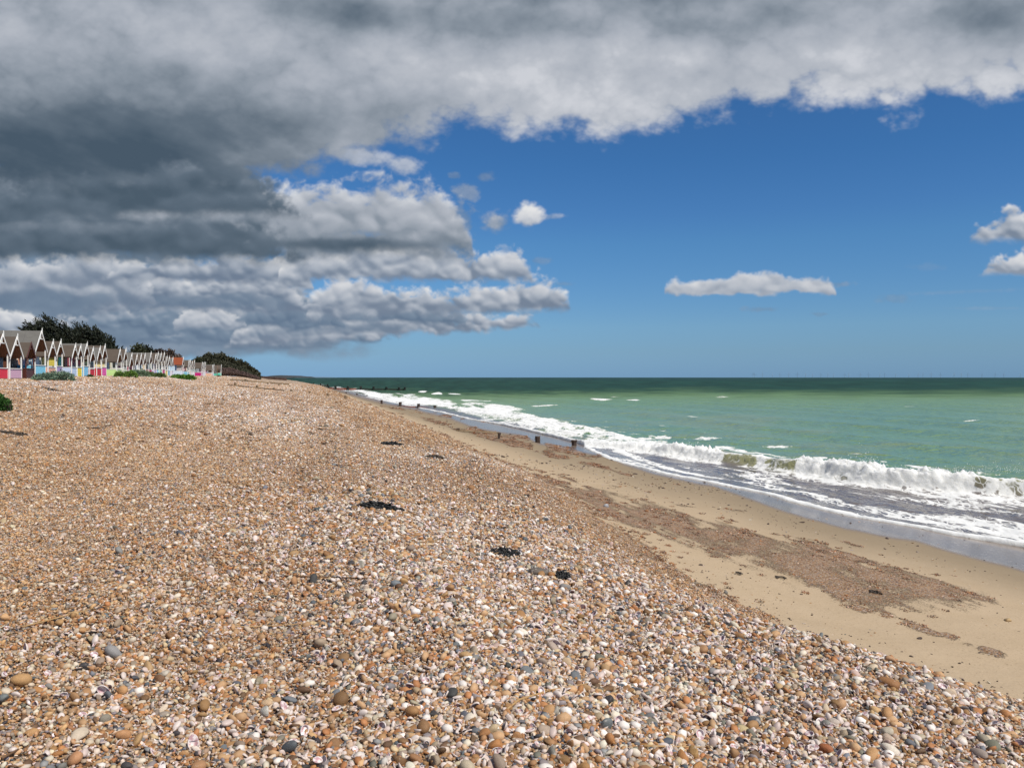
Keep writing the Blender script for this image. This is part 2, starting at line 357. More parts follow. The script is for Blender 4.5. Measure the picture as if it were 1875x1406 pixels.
# ------------------------------------------------------------------ materials
class NT:
    def __init__(s, name):
        s.m = bpy.data.materials.new(name); s.m.use_nodes = True; s.t = s.m.node_tree; s.N = s.t.nodes; s.L = s.t.links
        s.N.clear(); s.out = s.N.new('ShaderNodeOutputMaterial'); s.p = s.N.new('ShaderNodeBsdfPrincipled'); s.L.new(s.p.outputs[0], s.out.inputs[0])
    def put(s, inp, v):
        if v is None: return
        if hasattr(v, 'is_output'): s.L.new(v, inp)
        elif isinstance(v, (tuple, list)) and len(v) == 3 and inp.type == 'RGBA': inp.default_value = (*v, 1)
        else: inp.default_value = v
    def n(s, t, ins=None, o=0, **k):
        x = s.N.new(t)
        for a, b in k.items(): setattr(x, a, b)
        for a, v in (ins or {}).items(): s.put(x.inputs[a], v)
        return x.outputs[o]
    def math(s, op, a, b=None, c=None, clamp=False):
        x = s.N.new('ShaderNodeMath'); x.operation = op; x.use_clamp = clamp
        for i, v in enumerate((a, b, c)): s.put(x.inputs[i], v)
        return x.outputs[0]
    def mix(s, f, a, b, bt='MIX'):
        x = s.N.new('ShaderNodeMix'); x.data_type = 'RGBA'; x.blend_type = bt
        s.put(x.inputs[0], f); s.put(x.inputs[6], a); s.put(x.inputs[7], b); return x.outputs[2]
    def attr(s, name, o=2, t='GEOMETRY'):
        x = s.N.new('ShaderNodeAttribute'); x.attribute_name = name; x.attribute_type = t; return x.outputs[o]
    def ramp(s, f, stops, interp='LINEAR'):
        x = s.N.new('ShaderNodeValToRGB'); cr = x.color_ramp; cr.interpolation = interp
        for i, (p, c) in enumerate(stops):
            e = cr.elements[i] if i < 2 else cr.elements.new(p)
            e.position = p; e.color = (*c, 1) if len(c) == 3 else c
        s.put(x.inputs[0], f); return x.outputs[0]
    def noise(s, vec, scale, detail=3, rough=.55, o=0): return s.n('ShaderNodeTexNoise', {'Vector': vec, 'Scale': scale, 'Detail': detail, 'Roughness': rough}, o)
    def map(s, vec, sc=(1, 1, 1), rot=(0, 0, 0), loc=(0, 0, 0)): return s.n('ShaderNodeMapping', {'Vector': vec, 'Scale': sc, 'Rotation': rot, 'Location': loc})
    def sstep(s, x, a, b):
        m = s.N.new('ShaderNodeMapRange'); m.interpolation_type = 'SMOOTHSTEP'; s.put(m.inputs[0], x); s.put(m.inputs[1], a); s.put(m.inputs[2], b); return m.outputs[0]
    def bump(s, h, dist=.01, strength=1., normal=None):
        x = s.N.new('ShaderNodeBump'); s.put(x.inputs['Height'], h); x.inputs['Distance'].default_value = dist; x.inputs['Strength'].default_value = strength
        if normal is not None: s.L.new(normal, x.inputs['Normal'])
        return x.outputs[0]
    def obj(s): return s.n('ShaderNodeTexCoord', o=3)
    def geo(s, o=0): return s.n('ShaderNodeNewGeometry', o=o)
    def set(s, **k):
        for a, v in k.items(): s.put(s.p.inputs[a.replace('_', ' ')], v)
        return s.m
def sr(*c): return tuple(float(x) for x in lin(c))
PAL = [sr(*c) for c in [(178, 139, 97), (158, 119, 79), (190, 155, 113), (134, 102, 70), (108, 83, 62), (192, 168, 134), (202, 186, 162), (210, 196, 178), (222, 210, 196), (196, 174, 158),
                        (140, 137, 133), (116, 119, 122), (92, 97, 103), (68, 66, 66), (156, 142, 126), (172, 154, 132), (174, 124, 78), (126, 121, 106)]]
W_FINE = np.array([14, 12, 14, 7, 4, 12, 11, 6, 4, 4, 4, 3, 2.5, 2.5, 7, 10, 6, 4], float)
W_SHELL = np.array([12, 12, 9, 8, 5, 8, 9, 7, 7, 8, 5, 4.5, 4, 3.5, 6, 7, 8, 4], float)
PALA = np.array(PAL)

# ------------------------------------------------------------------ the lie of the land
# s = metres to the right of the camera measured across the beach, Y = metres ahead
TAN = (CXP - 540.0)/FPX
THETA = math.atan(TAN); UX, UY = -math.sin(THETA), math.cos(THETA)     # along the coast
NX, NY = math.cos(THETA), math.sin(THETA)                              # towards the sea
def cshift(Y): return np.interp(Y, [-50, 200, 400, 800, 1240, 2800, 6000, 20000], [0, 0, -5, -17, -48, -125, -420, -2500])
_ks = np.array([-400, -60, -25, -19, -14, -10, -5, -2, 0, 2.2, 4.0, 5.3, 6.2, 9, 12, 14, 17, 22, 30, 60, 400.])
_kh = np.array([-1.0, -.40, -.05, .15, .48, .82, 1.2, 1.44, 1.60, 1.80, 2.14, 2.54, 2.72, 3.06, 3.45, 3.68, 3.92, 4.4, 5.2, 7, 9.])
_fs = np.linspace(-60, 60, 2401); _fh = np.interp(_fs, _ks, _kh)
_kk = np.hanning(23); _kk /= _kk.sum(); _fh[20:-20] = np.convolve(_fh, _kk, 'same')[20:-20]
SB_Y = [0, 5.5, 6.4, 7.8, 9.4, 13, 20, 30, 43, 100, 300]; SB_S = [6.2, 6.1, 5.8, 5.1, 4.9, 5.4, 6.3, 6.5, 6.7, 7.2, 9]
def depth_below_eye(X, Y):
    X = np.asarray(X, float); Y = np.asarray(Y, float)
    s = X + TAN*Y - cshift(Y)
    sb = np.interp(Y, SB_Y, SB_S); w = np.clip(1 - np.abs(s - 5.4)/6.0, 0, 1); w = w*w*(3 - 2*w)
    sw = s - (sb - 5.6)*w
    H = np.where((sw > -59) & (sw < 59), np.interp(sw, _fs, _fh), np.interp(sw, _ks, _kh))
    land = np.interp(Y, [0, 40, 53, 69, 80, 100, 205, 400], [.25, .28, .17, .0, -.08, -.12, -.30, -.32])
    t = np.clip((-7 - s)/12, 0, 1); t = t*t*(3 - 2*t)
    lim = .35*np.clip((-24.5 - s)/4, 0, 1)
    H = H*(1 - t) + (land + lim)*t
    sh = np.clip((6 - sw)/2, 0, 1)
    H = H - sh*(.10*fbm(X/9, Y/9, 3, 1) + .045*fbm(X/2.2, Y/2.2, 3, 2)*np.clip(1.6 - Y/60, .3, 1)) - (1 - sh)*.018*fbm(X/1.5, Y/2, 3, 3)*np.clip((15 - s)/6, 0, 1)
    H = H - sh*(.042*np.sin((sw + .9*fbm(X/5, Y/14, 3, 2))*2.6) + .022*fbm(s/.9, Y/5, 3, 1))*np.clip(1.5 - Y/70, .2, 1)*np.clip((sw + 22)/5, 0, 1)
    # a low bank of pushed-up shingle just above the sand, and a runnel in the sand below it
    H = H - .07*np.exp(-((sw - 4.1)/.9)**2) + .06*np.exp(-((sw - 7.3)/.9)**2)*np.clip((Y - 4)/6, 0, 1)
    return H
def ground_z(X, Y): return EYE - depth_below_eye(X, Y)
def survey(px, py, z=None):
    """the point of the beach (or of the level z) sighted at a column and row of the photograph"""
    dx, dz = (px - CXP)/FPX, (HOR - py)/FPX
    if z is not None:
        Y = (z - EYE)/dz; return Vector((dx*Y, Y, z))
    Ys = np.geomspace(2, 4000, 5000); g = ground_z(dx*Ys, Ys); hit = np.where(EYE + dz*Ys < g)[0]
    if len(hit) == 0: return Vector((dx*400, 400, float(ground_z(dx*400, 400.))))
    Y = Ys[hit[0]]; return Vector((dx*Y, Y, float(g[hit[0]])))
def sea_xy(px, py, H=EYE): Y = FPX*H/(py - HOR); return (px - 540)*Y/FPX, Y        # (s, Y) on the level H under the eye
def chart(X, Y, H): return CXP + FPX*X/np.maximum(Y, .3), HOR + FPX*H/np.maximum(Y, .3)
def inpoly(x, y, P):
    r = np.zeros(x.shape, bool); n = len(P)
    for i in range(n):
        (xa, ya), (xb, yb) = P[i], P[(i + 1) % n]
        if ya == yb: continue
        c = ((ya > y) != (yb > y)) & (x < (xb - xa)*(y - ya)/(yb - ya) + xa); r ^= c
    return r
def segdist(x, y, P, closed=False):
    d = np.full(x.shape, 1e9); n = len(P)
    for i in range(n if closed else n - 1):
        (xa, ya), (xb, yb) = P[i], P[(i + 1) % n]
        vx, vy = xb - xa, yb - ya; t = np.clip(((x - xa)*vx + (y - ya)*vy)/(vx*vx + vy*vy + 1e-9), 0, 1)
        d = np.minimum(d, np.hypot(x - xa - t*vx, y - ya - t*vy))
    return d
def polymask(x, y, P, soft, jit=0., sc=40.):
    if jit: x = x + jit*fbm(x/sc, y/sc*2, 4, 1)*2; y = y + jit*fbm(x/sc + 7, y/sc*2, 4, 2)
    d = segdist(x, y, P, True); sd = np.where(inpoly(x, y, P), d, -d)
    return sstep(-soft, soft, sd)
FOAM_Y, FOAM_S = zip(*sorted((b, a) for a, b in [sea_xy(*p, H=3.76) for p in [(2300, 1095), (1875, 992), (1741, 974), (1679, 961), (1555, 945), (1472, 924), (1389, 901), (1307, 887), (1224, 872), (1117, 845), (1060, 810), (1000, 792), (919, 775), (860, 766), (800, 752), (740, 742), (690, 733), (652, 724)]]))
FOAM_Y = [0] + list(FOAM_Y) + [160, 210, 400, 800, 1240, 2800, 6000, 20000]; _fsx = list(FOAM_S)
FOAM_S = [FOAM_S[0]] + _fsx + [14.8, 14, 14, 14, 14, 14, 14, 14]
def foam_edge(Y):
    Y = np.asarray(Y, float)
    e = np.interp(Y, FOAM_Y, FOAM_S) + .22*fbm(Y/2.4, Y*0, 3, 2)*np.clip(Y/20, 0, 1)
    return e
GRAVEL = [(1085, 893), (1154, 908), (1224, 925), (1274, 943), (1327, 957), (1368, 974), (1430, 994), (1497, 994), (1559, 1004), (1596, 1026), (1652, 1040), (1723, 1062), (1797, 1081), (1826, 1101),
          (1790, 1110), (1714, 1112), (1668, 1105), (1600, 1108), (1545, 1104), (1490, 1072), (1432, 1054), (1392, 1042), (1330, 1016), (1255, 988), (1200, 970), (1130, 962), (1040, 905)]
GR_LINES = [([(1545, 1106), (1600, 1122), (1652, 1141), (1729, 1166), (1790, 1190), (1873, 1212), (2000, 1260)], 7, 1.), ([(1490, 1072), (1545, 1106)], 16, .8),
            ([(700, 743), (761, 752), (800, 759), (852, 767)], 2.6, .9), ([(640, 722), (690, 733), (740, 742)], 3, .7),
            ([(858, 785), (912, 797), (960, 803), (1010, 816), (1060, 829), (1118, 840)], 4.5, 1.), ([(880, 796), (960, 812), (1030, 828), (1090, 838)], 4, .8),
            ([(900, 804), (961, 819), (1020, 835), (1075, 850), (1120, 860)], 4.5, .75), ([(1120, 860), (1180, 876), (1240, 888)], 3, .5), ([(780, 768), (860, 790), (930, 812)], 5, .4),
            ([(1000, 880), (1060, 890), (1130, 905)], 6, .5), ([(1240, 925), (1330, 933), (1400, 938)], 2.0, .5), ([(960, 850), (1010, 868), (1060, 880)], 6, .35)]
WET_EDGE = [(540, 699), (600, 708), (640, 720), (700, 737), (761, 748), (820, 764), (860, 780), (913, 790), (958, 797), (988, 812), (1047, 824), (1124, 838), (1140, 850), (1200, 868), (1307, 890), (1439, 937), (1555, 969), (1679, 991), (1875, 1047), (2300, 1170)]

def terrain_fields(X, Y, H):
    """what lies where: shingle, loose gravel on the sand, how wet"""
    cx, cy = chart(X, Y, H)
    s = X + TAN*Y - cshift(Y)
    sb = np.interp(Y, SB_Y, SB_S)
    lnY = np.log(np.maximum(Y, 1))
    edge = s - sb - .42*fbm(s/.9 + 3, lnY*9, 4, 1) - .22*fbm(s/.25, lnY*34, 3, 2)
    shingle = sstep(.28, -.28, edge)
    # sandy lobes and the washed wedge at the foot of the slope
    g = .85*polymask(cx, cy, GRAVEL, 22, 9, 34)*(.75 + .6*fbm(cx/50, cy/16, 4, 2))
    for P, w, k in GR_LINES:
        d = segdist(cx + 4*fbm(cx/26, cy/13, 3, 1), cy + w*.9*fbm(cx/30, cy/10, 3, 3), P)
        g = np.maximum(g, k*sstep(w*1.25, w*.3, d)*sstep(-.35, .15, fbm(cx/34, cy/12, 3, 2)))
    g = np.where(g > .02, sstep(-.02, .95, g + .55*fbm(s/.34, Y/3.2, 4, 2) + .25*fbm(s/.1, Y/.8, 3, 1)), 0)*np.clip(g*6, 0, 1)
    g = g*(1 - shingle)
    far = np.clip((Y - 60)/200, 0, 1)
    g = np.maximum(g, far*sstep(.1, .4, fbm(s/3, lnY*14, 3, 2) + .35)*(1 - shingle)*.9)
    we = np.interp(cx, [p[0] for p in WET_EDGE], [p[1] for p in WET_EDGE])
    wet = sstep(6, -2.5, (cy - we - 2.5*fbm(cx/60, cy*0, 3, 1)))                    # 1 seaward (up the photo) of the edge
    wet = np.where(s < 9, 0, wet)
    damp = sstep(70, 0, (cy - we))*np.clip((s - 8)/1.5, 0, 1)
    return shingle, np.clip(g, 0, 1), wet, damp

def build_ground():
    Ys = np.concatenate([np.linspace(-8, 2, 21)[:-1], np.geomspace(2, 12000, 760)])
    ss = np.concatenate([-np.geomspace(30, 9000, 40)[::-1], np.arange(-29.6, -6.2, .4), np.arange(-6, 19.01, .105), np.geomspace(19.5, 400, 30)])
    S, YY = np.meshgrid(ss, Ys); XX = S - TAN*YY + cshift(YY)
    H = depth_below_eye(XX, YY)
    sh, gr, wet, damp = terrain_fields(XX, YY, H)
    Z = EYE - H + .02*gr*np.clip(1 - YY/60, 0, 1)
    # wind-roughened, scuffed dry sand
    Z += (1 - sh)*(1 - damp)*.022*np.clip(fbm(XX/.35, YY/.35, 4, 1), -.2, 1)*np.clip(1 - YY/40, 0, 1)
    ny, nx = XX.shape
    me = bpy.data.meshes.new('ground'); nv = nx*ny
    me.vertices.add(nv); me.vertices.foreach_set('co', np.stack([XX, YY, Z], -1).astype(np.float32).ravel())
    a = (np.arange(ny - 1)[:, None]*nx + np.arange(nx - 1)[None]).ravel()
    q = np.stack([a, a + 1, a + nx + 1, a + nx], -1).astype(np.int32)
    grid_faces(me, q)
    for n_, arr in (('shingle', sh), ('gravel', gr), ('wet', wet), ('damp', damp)):
        at = me.attributes.new(n_, 'FLOAT', 'POINT'); at.data.foreach_set('value', arr.astype(np.float32).ravel())
    o = link(bpy.data.objects.new('beach_ground', me)); tag(o, 'shingle bank and sand of the open beach', kind='structure')
    # material
    t = NT('beach'); P = t.geo(); P = t.map(P)
    shn = t.attr('shingle'); grv = t.attr('gravel'); we_ = t.attr('wet'); dm = t.attr('damp')
    stops = []; cw = np.cumsum(W_FINE)/W_FINE.sum()
    for i, c in enumerate(PAL): stops.append((0 if i == 0 else float(cw[i - 1]), tuple(.92*x for x in c)))
    stops = stops[:32]
    def pebbles(scale, seed):
        v = t.N.new('ShaderNodeTexVoronoi'); t.put(v.inputs['Vector'], t.map(P, loc=(seed, 0, 0))); v.inputs['Scale'].default_value = scale
        sc = t.n('ShaderNodeSeparateColor', {0: v.outputs['Color']})
        return t.ramp(sc, stops, 'CONSTANT'), v.outputs['Distance'], sc
    c1, d1, r1 = pebbles(62, 0); c2, d2, r2 = pebbles(24, 3.3); c3, d3, r3 = pebbles(9, 7.1); c4, d4, r4 = pebbles(2.6, 1.1)
    big = t.noise(P, .45, 4, .6)
    cs = t.mix(.42, c1, c2); cs = t.mix(.25, cs, c3); cs = t.mix(.10, cs, c4)
    pale = t.sstep(t.noise(P, .16, 5, .6), .46, .62)
    cs = t.mix(t.math('MULTIPLY', pale, .38), cs, sr(226, 208, 196)); cs = t.mix(t.math('MULTIPLY', t.sstep(big, .5, .72), .25), cs, sr(150, 104, 70))
    sand = t.mix(t.noise(P, 1.3, 5, .6), sr(194, 172, 143), sr(178, 155, 124)); sand = t.mix(t.sstep(t.noise(P, 40, 4, .7), .56, .74), sand, sr(128, 102, 76))
    sand = t.mix(dm, sand, t.mix(t.noise(P, .8, 3), sr(154, 136, 111), sr(143, 126, 102)))
    fleck = t.sstep(t.noise(P, 17, 3, .7), .70, .74); sand = t.mix(t.math('MULTIPLY', fleck, .75), sand, sr(84, 62, 46))
    sand = t.mix(we_, sand, sr(130, 113, 98)); fl2 = t.math('MULTIPLY', we_, t.sstep(t.noise(t.map(P, sc=(1, .5, 1), rot=(0, 0, THETA)), 16, 4, .75), .56, .70)); sand = t.mix(t.math('MULTIPLY', fl2, .55), sand, sr(196, 196, 194))
    cg = t.mix(.35, c1, sr(118, 80, 62))
    ga = t.math('ADD', grv, t.math('MULTIPLY', t.math('SUBTRACT', t.noise(P, 34, 4, .8), .5), 2.6))
    gm = t.math('MULTIPLY', t.sstep(ga, .40, .60), t.sstep(grv, .02, .3))
    base = t.mix(gm, sand, cg)
    sm = t.sstep(t.math('ADD', shn, t.math('MULTIPLY', t.math('SUBTRACT', t.noise(P, 16, 3, .7), .5), .9)), .4, .6)
    base = t.mix(sm, base, cs)
    h = t.math('ADD', t.math('MULTIPLY', d1, -.25), t.math('ADD', t.math('MULTIPLY', d2, -.5), t.math('ADD', t.math('MULTIPLY', d3, -.8), t.math('MULTIPLY', d4, -1.2))))
    pe = t.math('MAXIMUM', sm, t.math('MULTIPLY', gm, .5))
    hs = t.math('MULTIPLY', t.noise(P, 9, 5, .65), .25)
    hh = t.math('ADD', t.math('MULTIPLY', h, pe), t.math('MULTIPLY', hs, t.math('SUBTRACT', 1., we_)))
    t.set(Base_Color=base, Roughness=t.mix(we_, (.85,)*3, (.17,)*3), Normal=t.bump(hh, .05, .9), IOR=1.33)
    t.put(t.p.inputs['Specular IOR Level'], t.math('ADD', .15, t.math('MULTIPLY', we_, .22)))
    me.materials.append(t.m); return o
def grid_faces(me, q):
    nf = len(q); me.loops.add(nf*4); me.polygons.add(nf)
    me.loops.foreach_set('vertex_index', q.ravel()); me.polygons.foreach_set('loop_start', np.arange(0, nf*4, 4, dtype=np.int32))
    me.polygons.foreach_set('use_smooth', np.ones(nf, bool)); me.update(calc_edges=True)
build_ground()
# ------------------------------------------------------------------ the sea
CREST_Y, CREST_S = zip(*sorted((b, a) for a, b in [sea_xy(*p, H=3.76) for p in [(1875, 908), (1679, 893), (1596, 886), (1513, 873), (1447, 863), (1389, 853), (1265, 835), (1182, 825), (1100, 816), (1020, 806)]]))
CREST_Y = [14, 20] + list(CREST_Y) + [70]; CREST_S = [27, 25] + list(CREST_S) + [CREST_S[-1] + .5]
def build_sea():
    Ys = np.concatenate([np.geomspace(11, 62, 620), np.geomspace(62.4, 320, 230), np.geomspace(323, 45000, 170)])
    q = np.concatenate([np.arange(0, 13, .055), 13 + np.cumsum(.055*1.032**np.arange(1, 290))]); q = q[q < 60000]
    Q, YY = np.meshgrid(q, Ys); S = foam_edge(YY) + Q; XX = S - TAN*YY + cshift(YY)
    cx, cy = chart(XX, YY, EYE)
    sp = np.gradient(q)[None, :] + 0*Q; spY = np.gradient(Ys)[:, None] + 0*Q; coarse = np.maximum(sp, spY)
    def band(lam): return np.clip(1.6 - 3.0*coarse/lam, 0, 1)
    off = sstep(.2, 4, Q); calm = sstep(9, 20, Q)
    z = .09*np.sin(2*np.pi*(S + 1.8*fbm(S/9, YY/26, 3, 1))/8.5)*band(8.5)*calm
    z += .075*fbm(S/2.6, YY/7.0, 4, 2)*band(2.2)*off + .035*fbm(S/.7, YY/1.5, 4, 3)*band(.7)*(.35 + .65*off)
    z += .13*fbm(S/12, YY/30, 3, 0)*band(12)*calm
    # breaker
    cs = np.interp(YY, CREST_Y, CREST_S) + .35*fbm(YY/3.2, YY*0, 3, 1)
    amp = np.interp(YY, [12, 18, 22, 25, 27, 29, 31, 33.5, 36, 40, 44, 48, 53, 60], [.35, .40, .48, .54, .60, .56, .42, .38, .40, .34, .20, .05, 0, 0])*(1 + .35*fbm(YY/2.3, YY*0 + 3, 3, 2))
    w = S - cs - .55
    prof = np.where(w > 0, np.exp(-(np.abs(w)/2.1)**1.6), np.exp(-(np.abs(w)/.42)**2.2))
    z += amp*prof
    # which stretches of the crest have broken
    clear = np.zeros_like(YY)
    for a, b in ((1318, 1392), (1400, 1462)): clear = np.maximum(clear, sstep(a - 8, a + 10, cx)*sstep(b + 8, b - 10, cx))
    clear = np.maximum(clear, .75*sstep(1775, 1800, cx))*(YY < 55)
    broken = 1 - clear
    face = sstep(-.80, -.35, w)*sstep(1.3, .35, w)
    n1 = fbm(S/.42, YY/.55, 5, 1, .62); n2 = fbm(S/.13, YY/.18, 3, 2, .6)
    live = (amp > .05)
    wh = face*np.clip(broken + .25*n1*sstep(.0, .4, broken), 0, 1)*live
    z += wh*(.20*n1 + .07*n2 + .10*puff_fbm(S/.30, YY/.38, 3, 2) - .04)*np.clip(amp/.5, .3, 1.3)
    z += live*face*broken*amp*.55*np.clip(fbm(S/.10, YY/.12, 3, 1, .7), 0, 1)*sstep(-.1, .3, w)
    foam = wh*np.clip(.86 + .95*fbm(S/.5, YY/.35, 5, 2, .65), .2, 1.2)
    foam = np.maximum(foam, live*sstep(.55, .1, np.abs(w - .15))*(.42 + .3*n1)*(1 - .5*clear))            # spilling lip
    foam = np.maximum(foam, live*sstep(-2.3, -.6, w)*sstep(.2, -.5, w)*(.34*broken + .12 + .36*n1))   # churned water in front
    foam = np.maximum(foam, live*sstep(3.0, .9, w)*sstep(-.2, .6, w)*.22*broken)
    # the swash: thick white lip, then lace
    lip = sstep(.0, .06, Q)*sstep(np.interp(YY, [0, 30, 80, 200], [.55, .38, .45, .9]), .08, Q + .12*fbm(YY/.8, S/.4, 3, 2))
    foam = np.maximum(foam, lip*1.1)
    inner = Q + S*0; span = np.maximum(cs - foam_edge(YY), 3)
    wash = sstep(1.05, .8, inner/span)*(YY < 50)
    st = fbm(S/.55, YY/2.6, 4, 3, .6); st2 = fbm(S/2.0 + 5, YY/5, 3, 1)
    foam = np.maximum(foam, wash*np.clip(.01 + .36*st + .28*st2 + .12*sstep(1500, 1750, cx) - .06*sstep(1250, 1100, cx), 0, .8))
    second = sstep(.5, .12, np.abs(Q - (1.5 + .8*fbm(YY/4, YY*0 + 9, 3, 1))))*(YY < 48)
    foam = np.maximum(foam, second*(.32 + .6*st))
    # white water further along the shore
    WW = [(560, 700), (600, 703), (640, 711), (690, 719), (745, 724), (800, 729), (850, 734), (900, 741), (950, 748), (990, 760), (1045, 768), (1100, 786), (1180, 804), (1240, 812), (1240, 824), (1170, 824), (1110, 820), (1040, 806), (968, 786), (915, 772), (862, 758), (790, 744), (730, 738), (660, 727), (600, 712)]
    m = polymask(cx, cy, WW, 4, 5, 50)
    core = polymask(cx, cy, [(640, 713), (700, 722), (760, 730), (820, 733), (873, 741), (930, 746), (990, 764), (1040, 776), (1110, 790), (1180, 808), (1240, 815), (1240, 822), (1170, 820), (1100, 812), (1020, 796), (950, 776), (880, 758), (800, 744), (700, 734)], 4, 4, 30)
    nn = fbm(cx/22, cy/6, 5, 1, .6)
    foam = np.maximum(foam, m*np.clip(.12 + .65*nn, 0, 1)); foam = np.maximum(foam, core*np.clip(.56 - .16*sstep(900, 1020, cx) + 1.0*nn, .05, 1.1))
    z += core*(.16*fbm(S/.8, YY/2., 4, 2) + .10)*np.clip(2 - coarse*2, 0, 1)
    ridge = segdist(cx, cy, [(640, 711), (700, 721), (800, 731), (873, 740), (940, 747)])
    z += .12*sstep(4, 0, ridge)*(YY > 60)*(YY < 260)
    # greenish gaps between the lines
    for ex, ey, rx, ry, k in ((962, 755, 36, 4.5, .95), (1062, 774, 30, 5, .9), (1135, 790, 34, 5, .7), (1010, 764, 20, 3, .7), (850, 738, 20, 1.6, .5)):
        foam *= 1 - k*np.exp(-(((cx - ex)/rx)**2 + ((cy - ey)/ry)**2)*1.3)
    # whitecaps and lace behind the breaker
    for ex, ey, rx, ry, k in ((1103, 731, 18, 1.6, 1), (1158, 731.5, 10, 1.4, 1), (1126, 726.5, 5, .8, .6), (775, 717, 12, 1.2, .6), (802, 720.5, 10, 1.3, .8), (833, 721, 12, 1.0, .45),
                              (1268, 763, 9, 1.2, .45), (1673, 745, 4, .8, .6), (1420, 818, 26, 2.4, .36),
                              (1330, 820, 22, 4, .5), (1210, 800, 20, 3, .5), (1290, 804, 24, 2.5, .45), (1500, 838, 16, 2, .4), (1485, 862, 16, 4, .5), (870, 733, 30, 1.5, .6), (990, 742, 30, 1.1, .35), (1320, 726, 4, .6, .4), (1775, 771, 8, .7, .35)):
        foam = np.maximum(foam, k*sstep(1.25, .2, np.sqrt(((cx - ex)/rx)**2 + ((cy - ey)/ry)**2) - .6*fbm(cx/9, cy/3, 3, 1)))
    foam = np.maximum(foam, (YY > 26)*(YY < 75)*sstep(.42, .75, fbm(S/1.1, YY/2.4, 4, 1) + .2*sstep(14, 2, w))*.42*sstep(18, 3, w)*(w > 0))
    foam = np.where(YY > 300, foam*.5, foam)
    # thin sheet of the swash resting on the sand
    ter = ground_z(XX, YY)
    sheet = ter + .012 + .05*sstep(0, .5, Q)
    edge_t = .035*lip
    mixw = sstep(.6, 3.0, Q)
    Z = np.maximum(sheet + edge_t + z*mixw, z + .012*(1 - mixw) + edge_t*.3)
    Z[:, 0] = ter[:, 0] - .02
    Z = np.where(YY > 150, np.maximum(z, np.where(Q < 6, sheet*.5 + .0*z, -1)), Z)
    # water colour: grey over the sand, olive where it is full of sand, milky green, then cloud shadow on the far sea painted dark
    def mixc(f, a, b): return a*(1 - f[..., None]) + b*f[..., None]
    c = np.broadcast_to(np.array(sr(*W_WASH)), XX.shape + (3,)).copy()
    c = mixc(sstep(-1.0, .2, w + .8*fbm(S/2, YY/4, 3, 1))*(YY < 58), c, np.array(sr(*W_OLIVE)))
    o2 = sstep(.9, 4.5, S - cs + 1.5*fbm(S/3, YY/8, 3, 2)); c = mixc(o2, c, np.array(sr(*W_GREEN)))
    br = sstep(.05, .45, fbm(cx/190, cy/16, 4, 1) + .25*sstep(840, 780, cy)*sstep(760, 800, cy)*sstep(1500, 1100, cx)); c = mixc(br*o2*.55*sstep(735, 770, cy), c, np.array(sr(*W_OLIVE2)))
    bl = sstep(.1, .5, fbm(cx/260 + 4, cy/12, 4, 2)); c = mixc(bl*o2*.5, c, np.array(sr(*W_BLUEG)))
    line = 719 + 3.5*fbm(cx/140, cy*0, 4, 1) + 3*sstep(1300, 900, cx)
    dk = sstep(17, -10, cy - line + 2 - 6*fbm(cx/60, cy/3, 4, 2)); c = mixc(dk, c, np.array(sr(*W_CLOUD_SHADE)))  # dark far band: cloud shadow put into the water colour
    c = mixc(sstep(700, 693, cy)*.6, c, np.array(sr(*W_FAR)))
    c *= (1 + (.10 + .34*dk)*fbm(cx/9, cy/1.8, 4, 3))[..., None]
    c = np.clip(c, .003, 1)
    rough = np.clip(.12 + .25*sstep(15, 200, YY) + .25*dk, 0, .6)
    ny, nx = XX.shape; me = bpy.data.meshes.new('sea'); me.vertices.add(nx*ny)
    me.vertices.foreach_set('co', np.stack([XX, YY, Z], -1).astype(np.float32).ravel())
    a = (np.arange(ny - 1)[:, None]*nx + np.arange(nx - 1)[None]).ravel()
    grid_faces(me, np.stack([a, a + 1, a + nx + 1, a + nx], -1).astype(np.int32))
    for n_, arr in (('foam', foam), ('rough', rough), ('deep', dk)):  # 'deep' is the mask of the painted cloud shadow
        me.attributes.new(n_, 'FLOAT', 'POINT').data.foreach_set('value', np.clip(arr, 0, 1.3).astype(np.float32).ravel())
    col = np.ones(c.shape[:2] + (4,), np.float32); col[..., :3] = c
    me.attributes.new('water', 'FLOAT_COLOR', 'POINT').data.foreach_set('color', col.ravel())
    o = link(bpy.data.objects.new('sea', me)); tag(o, 'green sea with a breaker and foaming swash', kind='structure')
    t = NT('sea_water'); P = t.geo(); foamv = t.attr('foam'); W = t.attr('water', 0); rg = t.attr('rough'); dp = t.attr('deep')
    Pr = t.map(P, rot=(0, 0, THETA)); st_ = t.map(Pr, sc=(1, .45, 1))
    wrp = t.n('ShaderNodeVectorMath', {0: st_, 1: t.n('ShaderNodeVectorMath', {0: t.n('ShaderNodeTexNoise', {'Vector': st_, 'Scale': 1.6, 'Detail': 3.}, 1), 3: .55}, operation='SCALE')}, operation='ADD')
    def cells(sc):
        v = t.N.new('ShaderNodeTexVoronoi'); v.feature = 'DISTANCE_TO_EDGE'; t.put(v.inputs['Vector'], wrp); v.inputs['Scale'].default_value = sc; return v.outputs['Distance']
    lace = t.math('MINIMUM', t.math('MULTIPLY', cells(1.7), 1.6), t.math('MULTIPLY', cells(4.6), 2.6))
    lace = t.math('ADD', lace, t.math('MULTIPLY', t.math('SUBTRACT', t.noise(st_, 9, 5, .7), .5), .55))
    fm = t.sstep(t.math('SUBTRACT', t.math('MULTIPLY', foamv, 1.05), lace), -.10, .16)
    fm = t.math('MULTIPLY', fm, t.sstep(foamv, .03, .16)); fm = t.math('MAXIMUM', fm, t.sstep(foamv, .72, 1.0))
    thin = t.math('MULTIPLY', t.sstep(foamv, .1, .7), .35)
    fcol = t.mix(t.noise(P, 7, 4, .7), sr(246, 244, 238), sr(226, 224, 216))
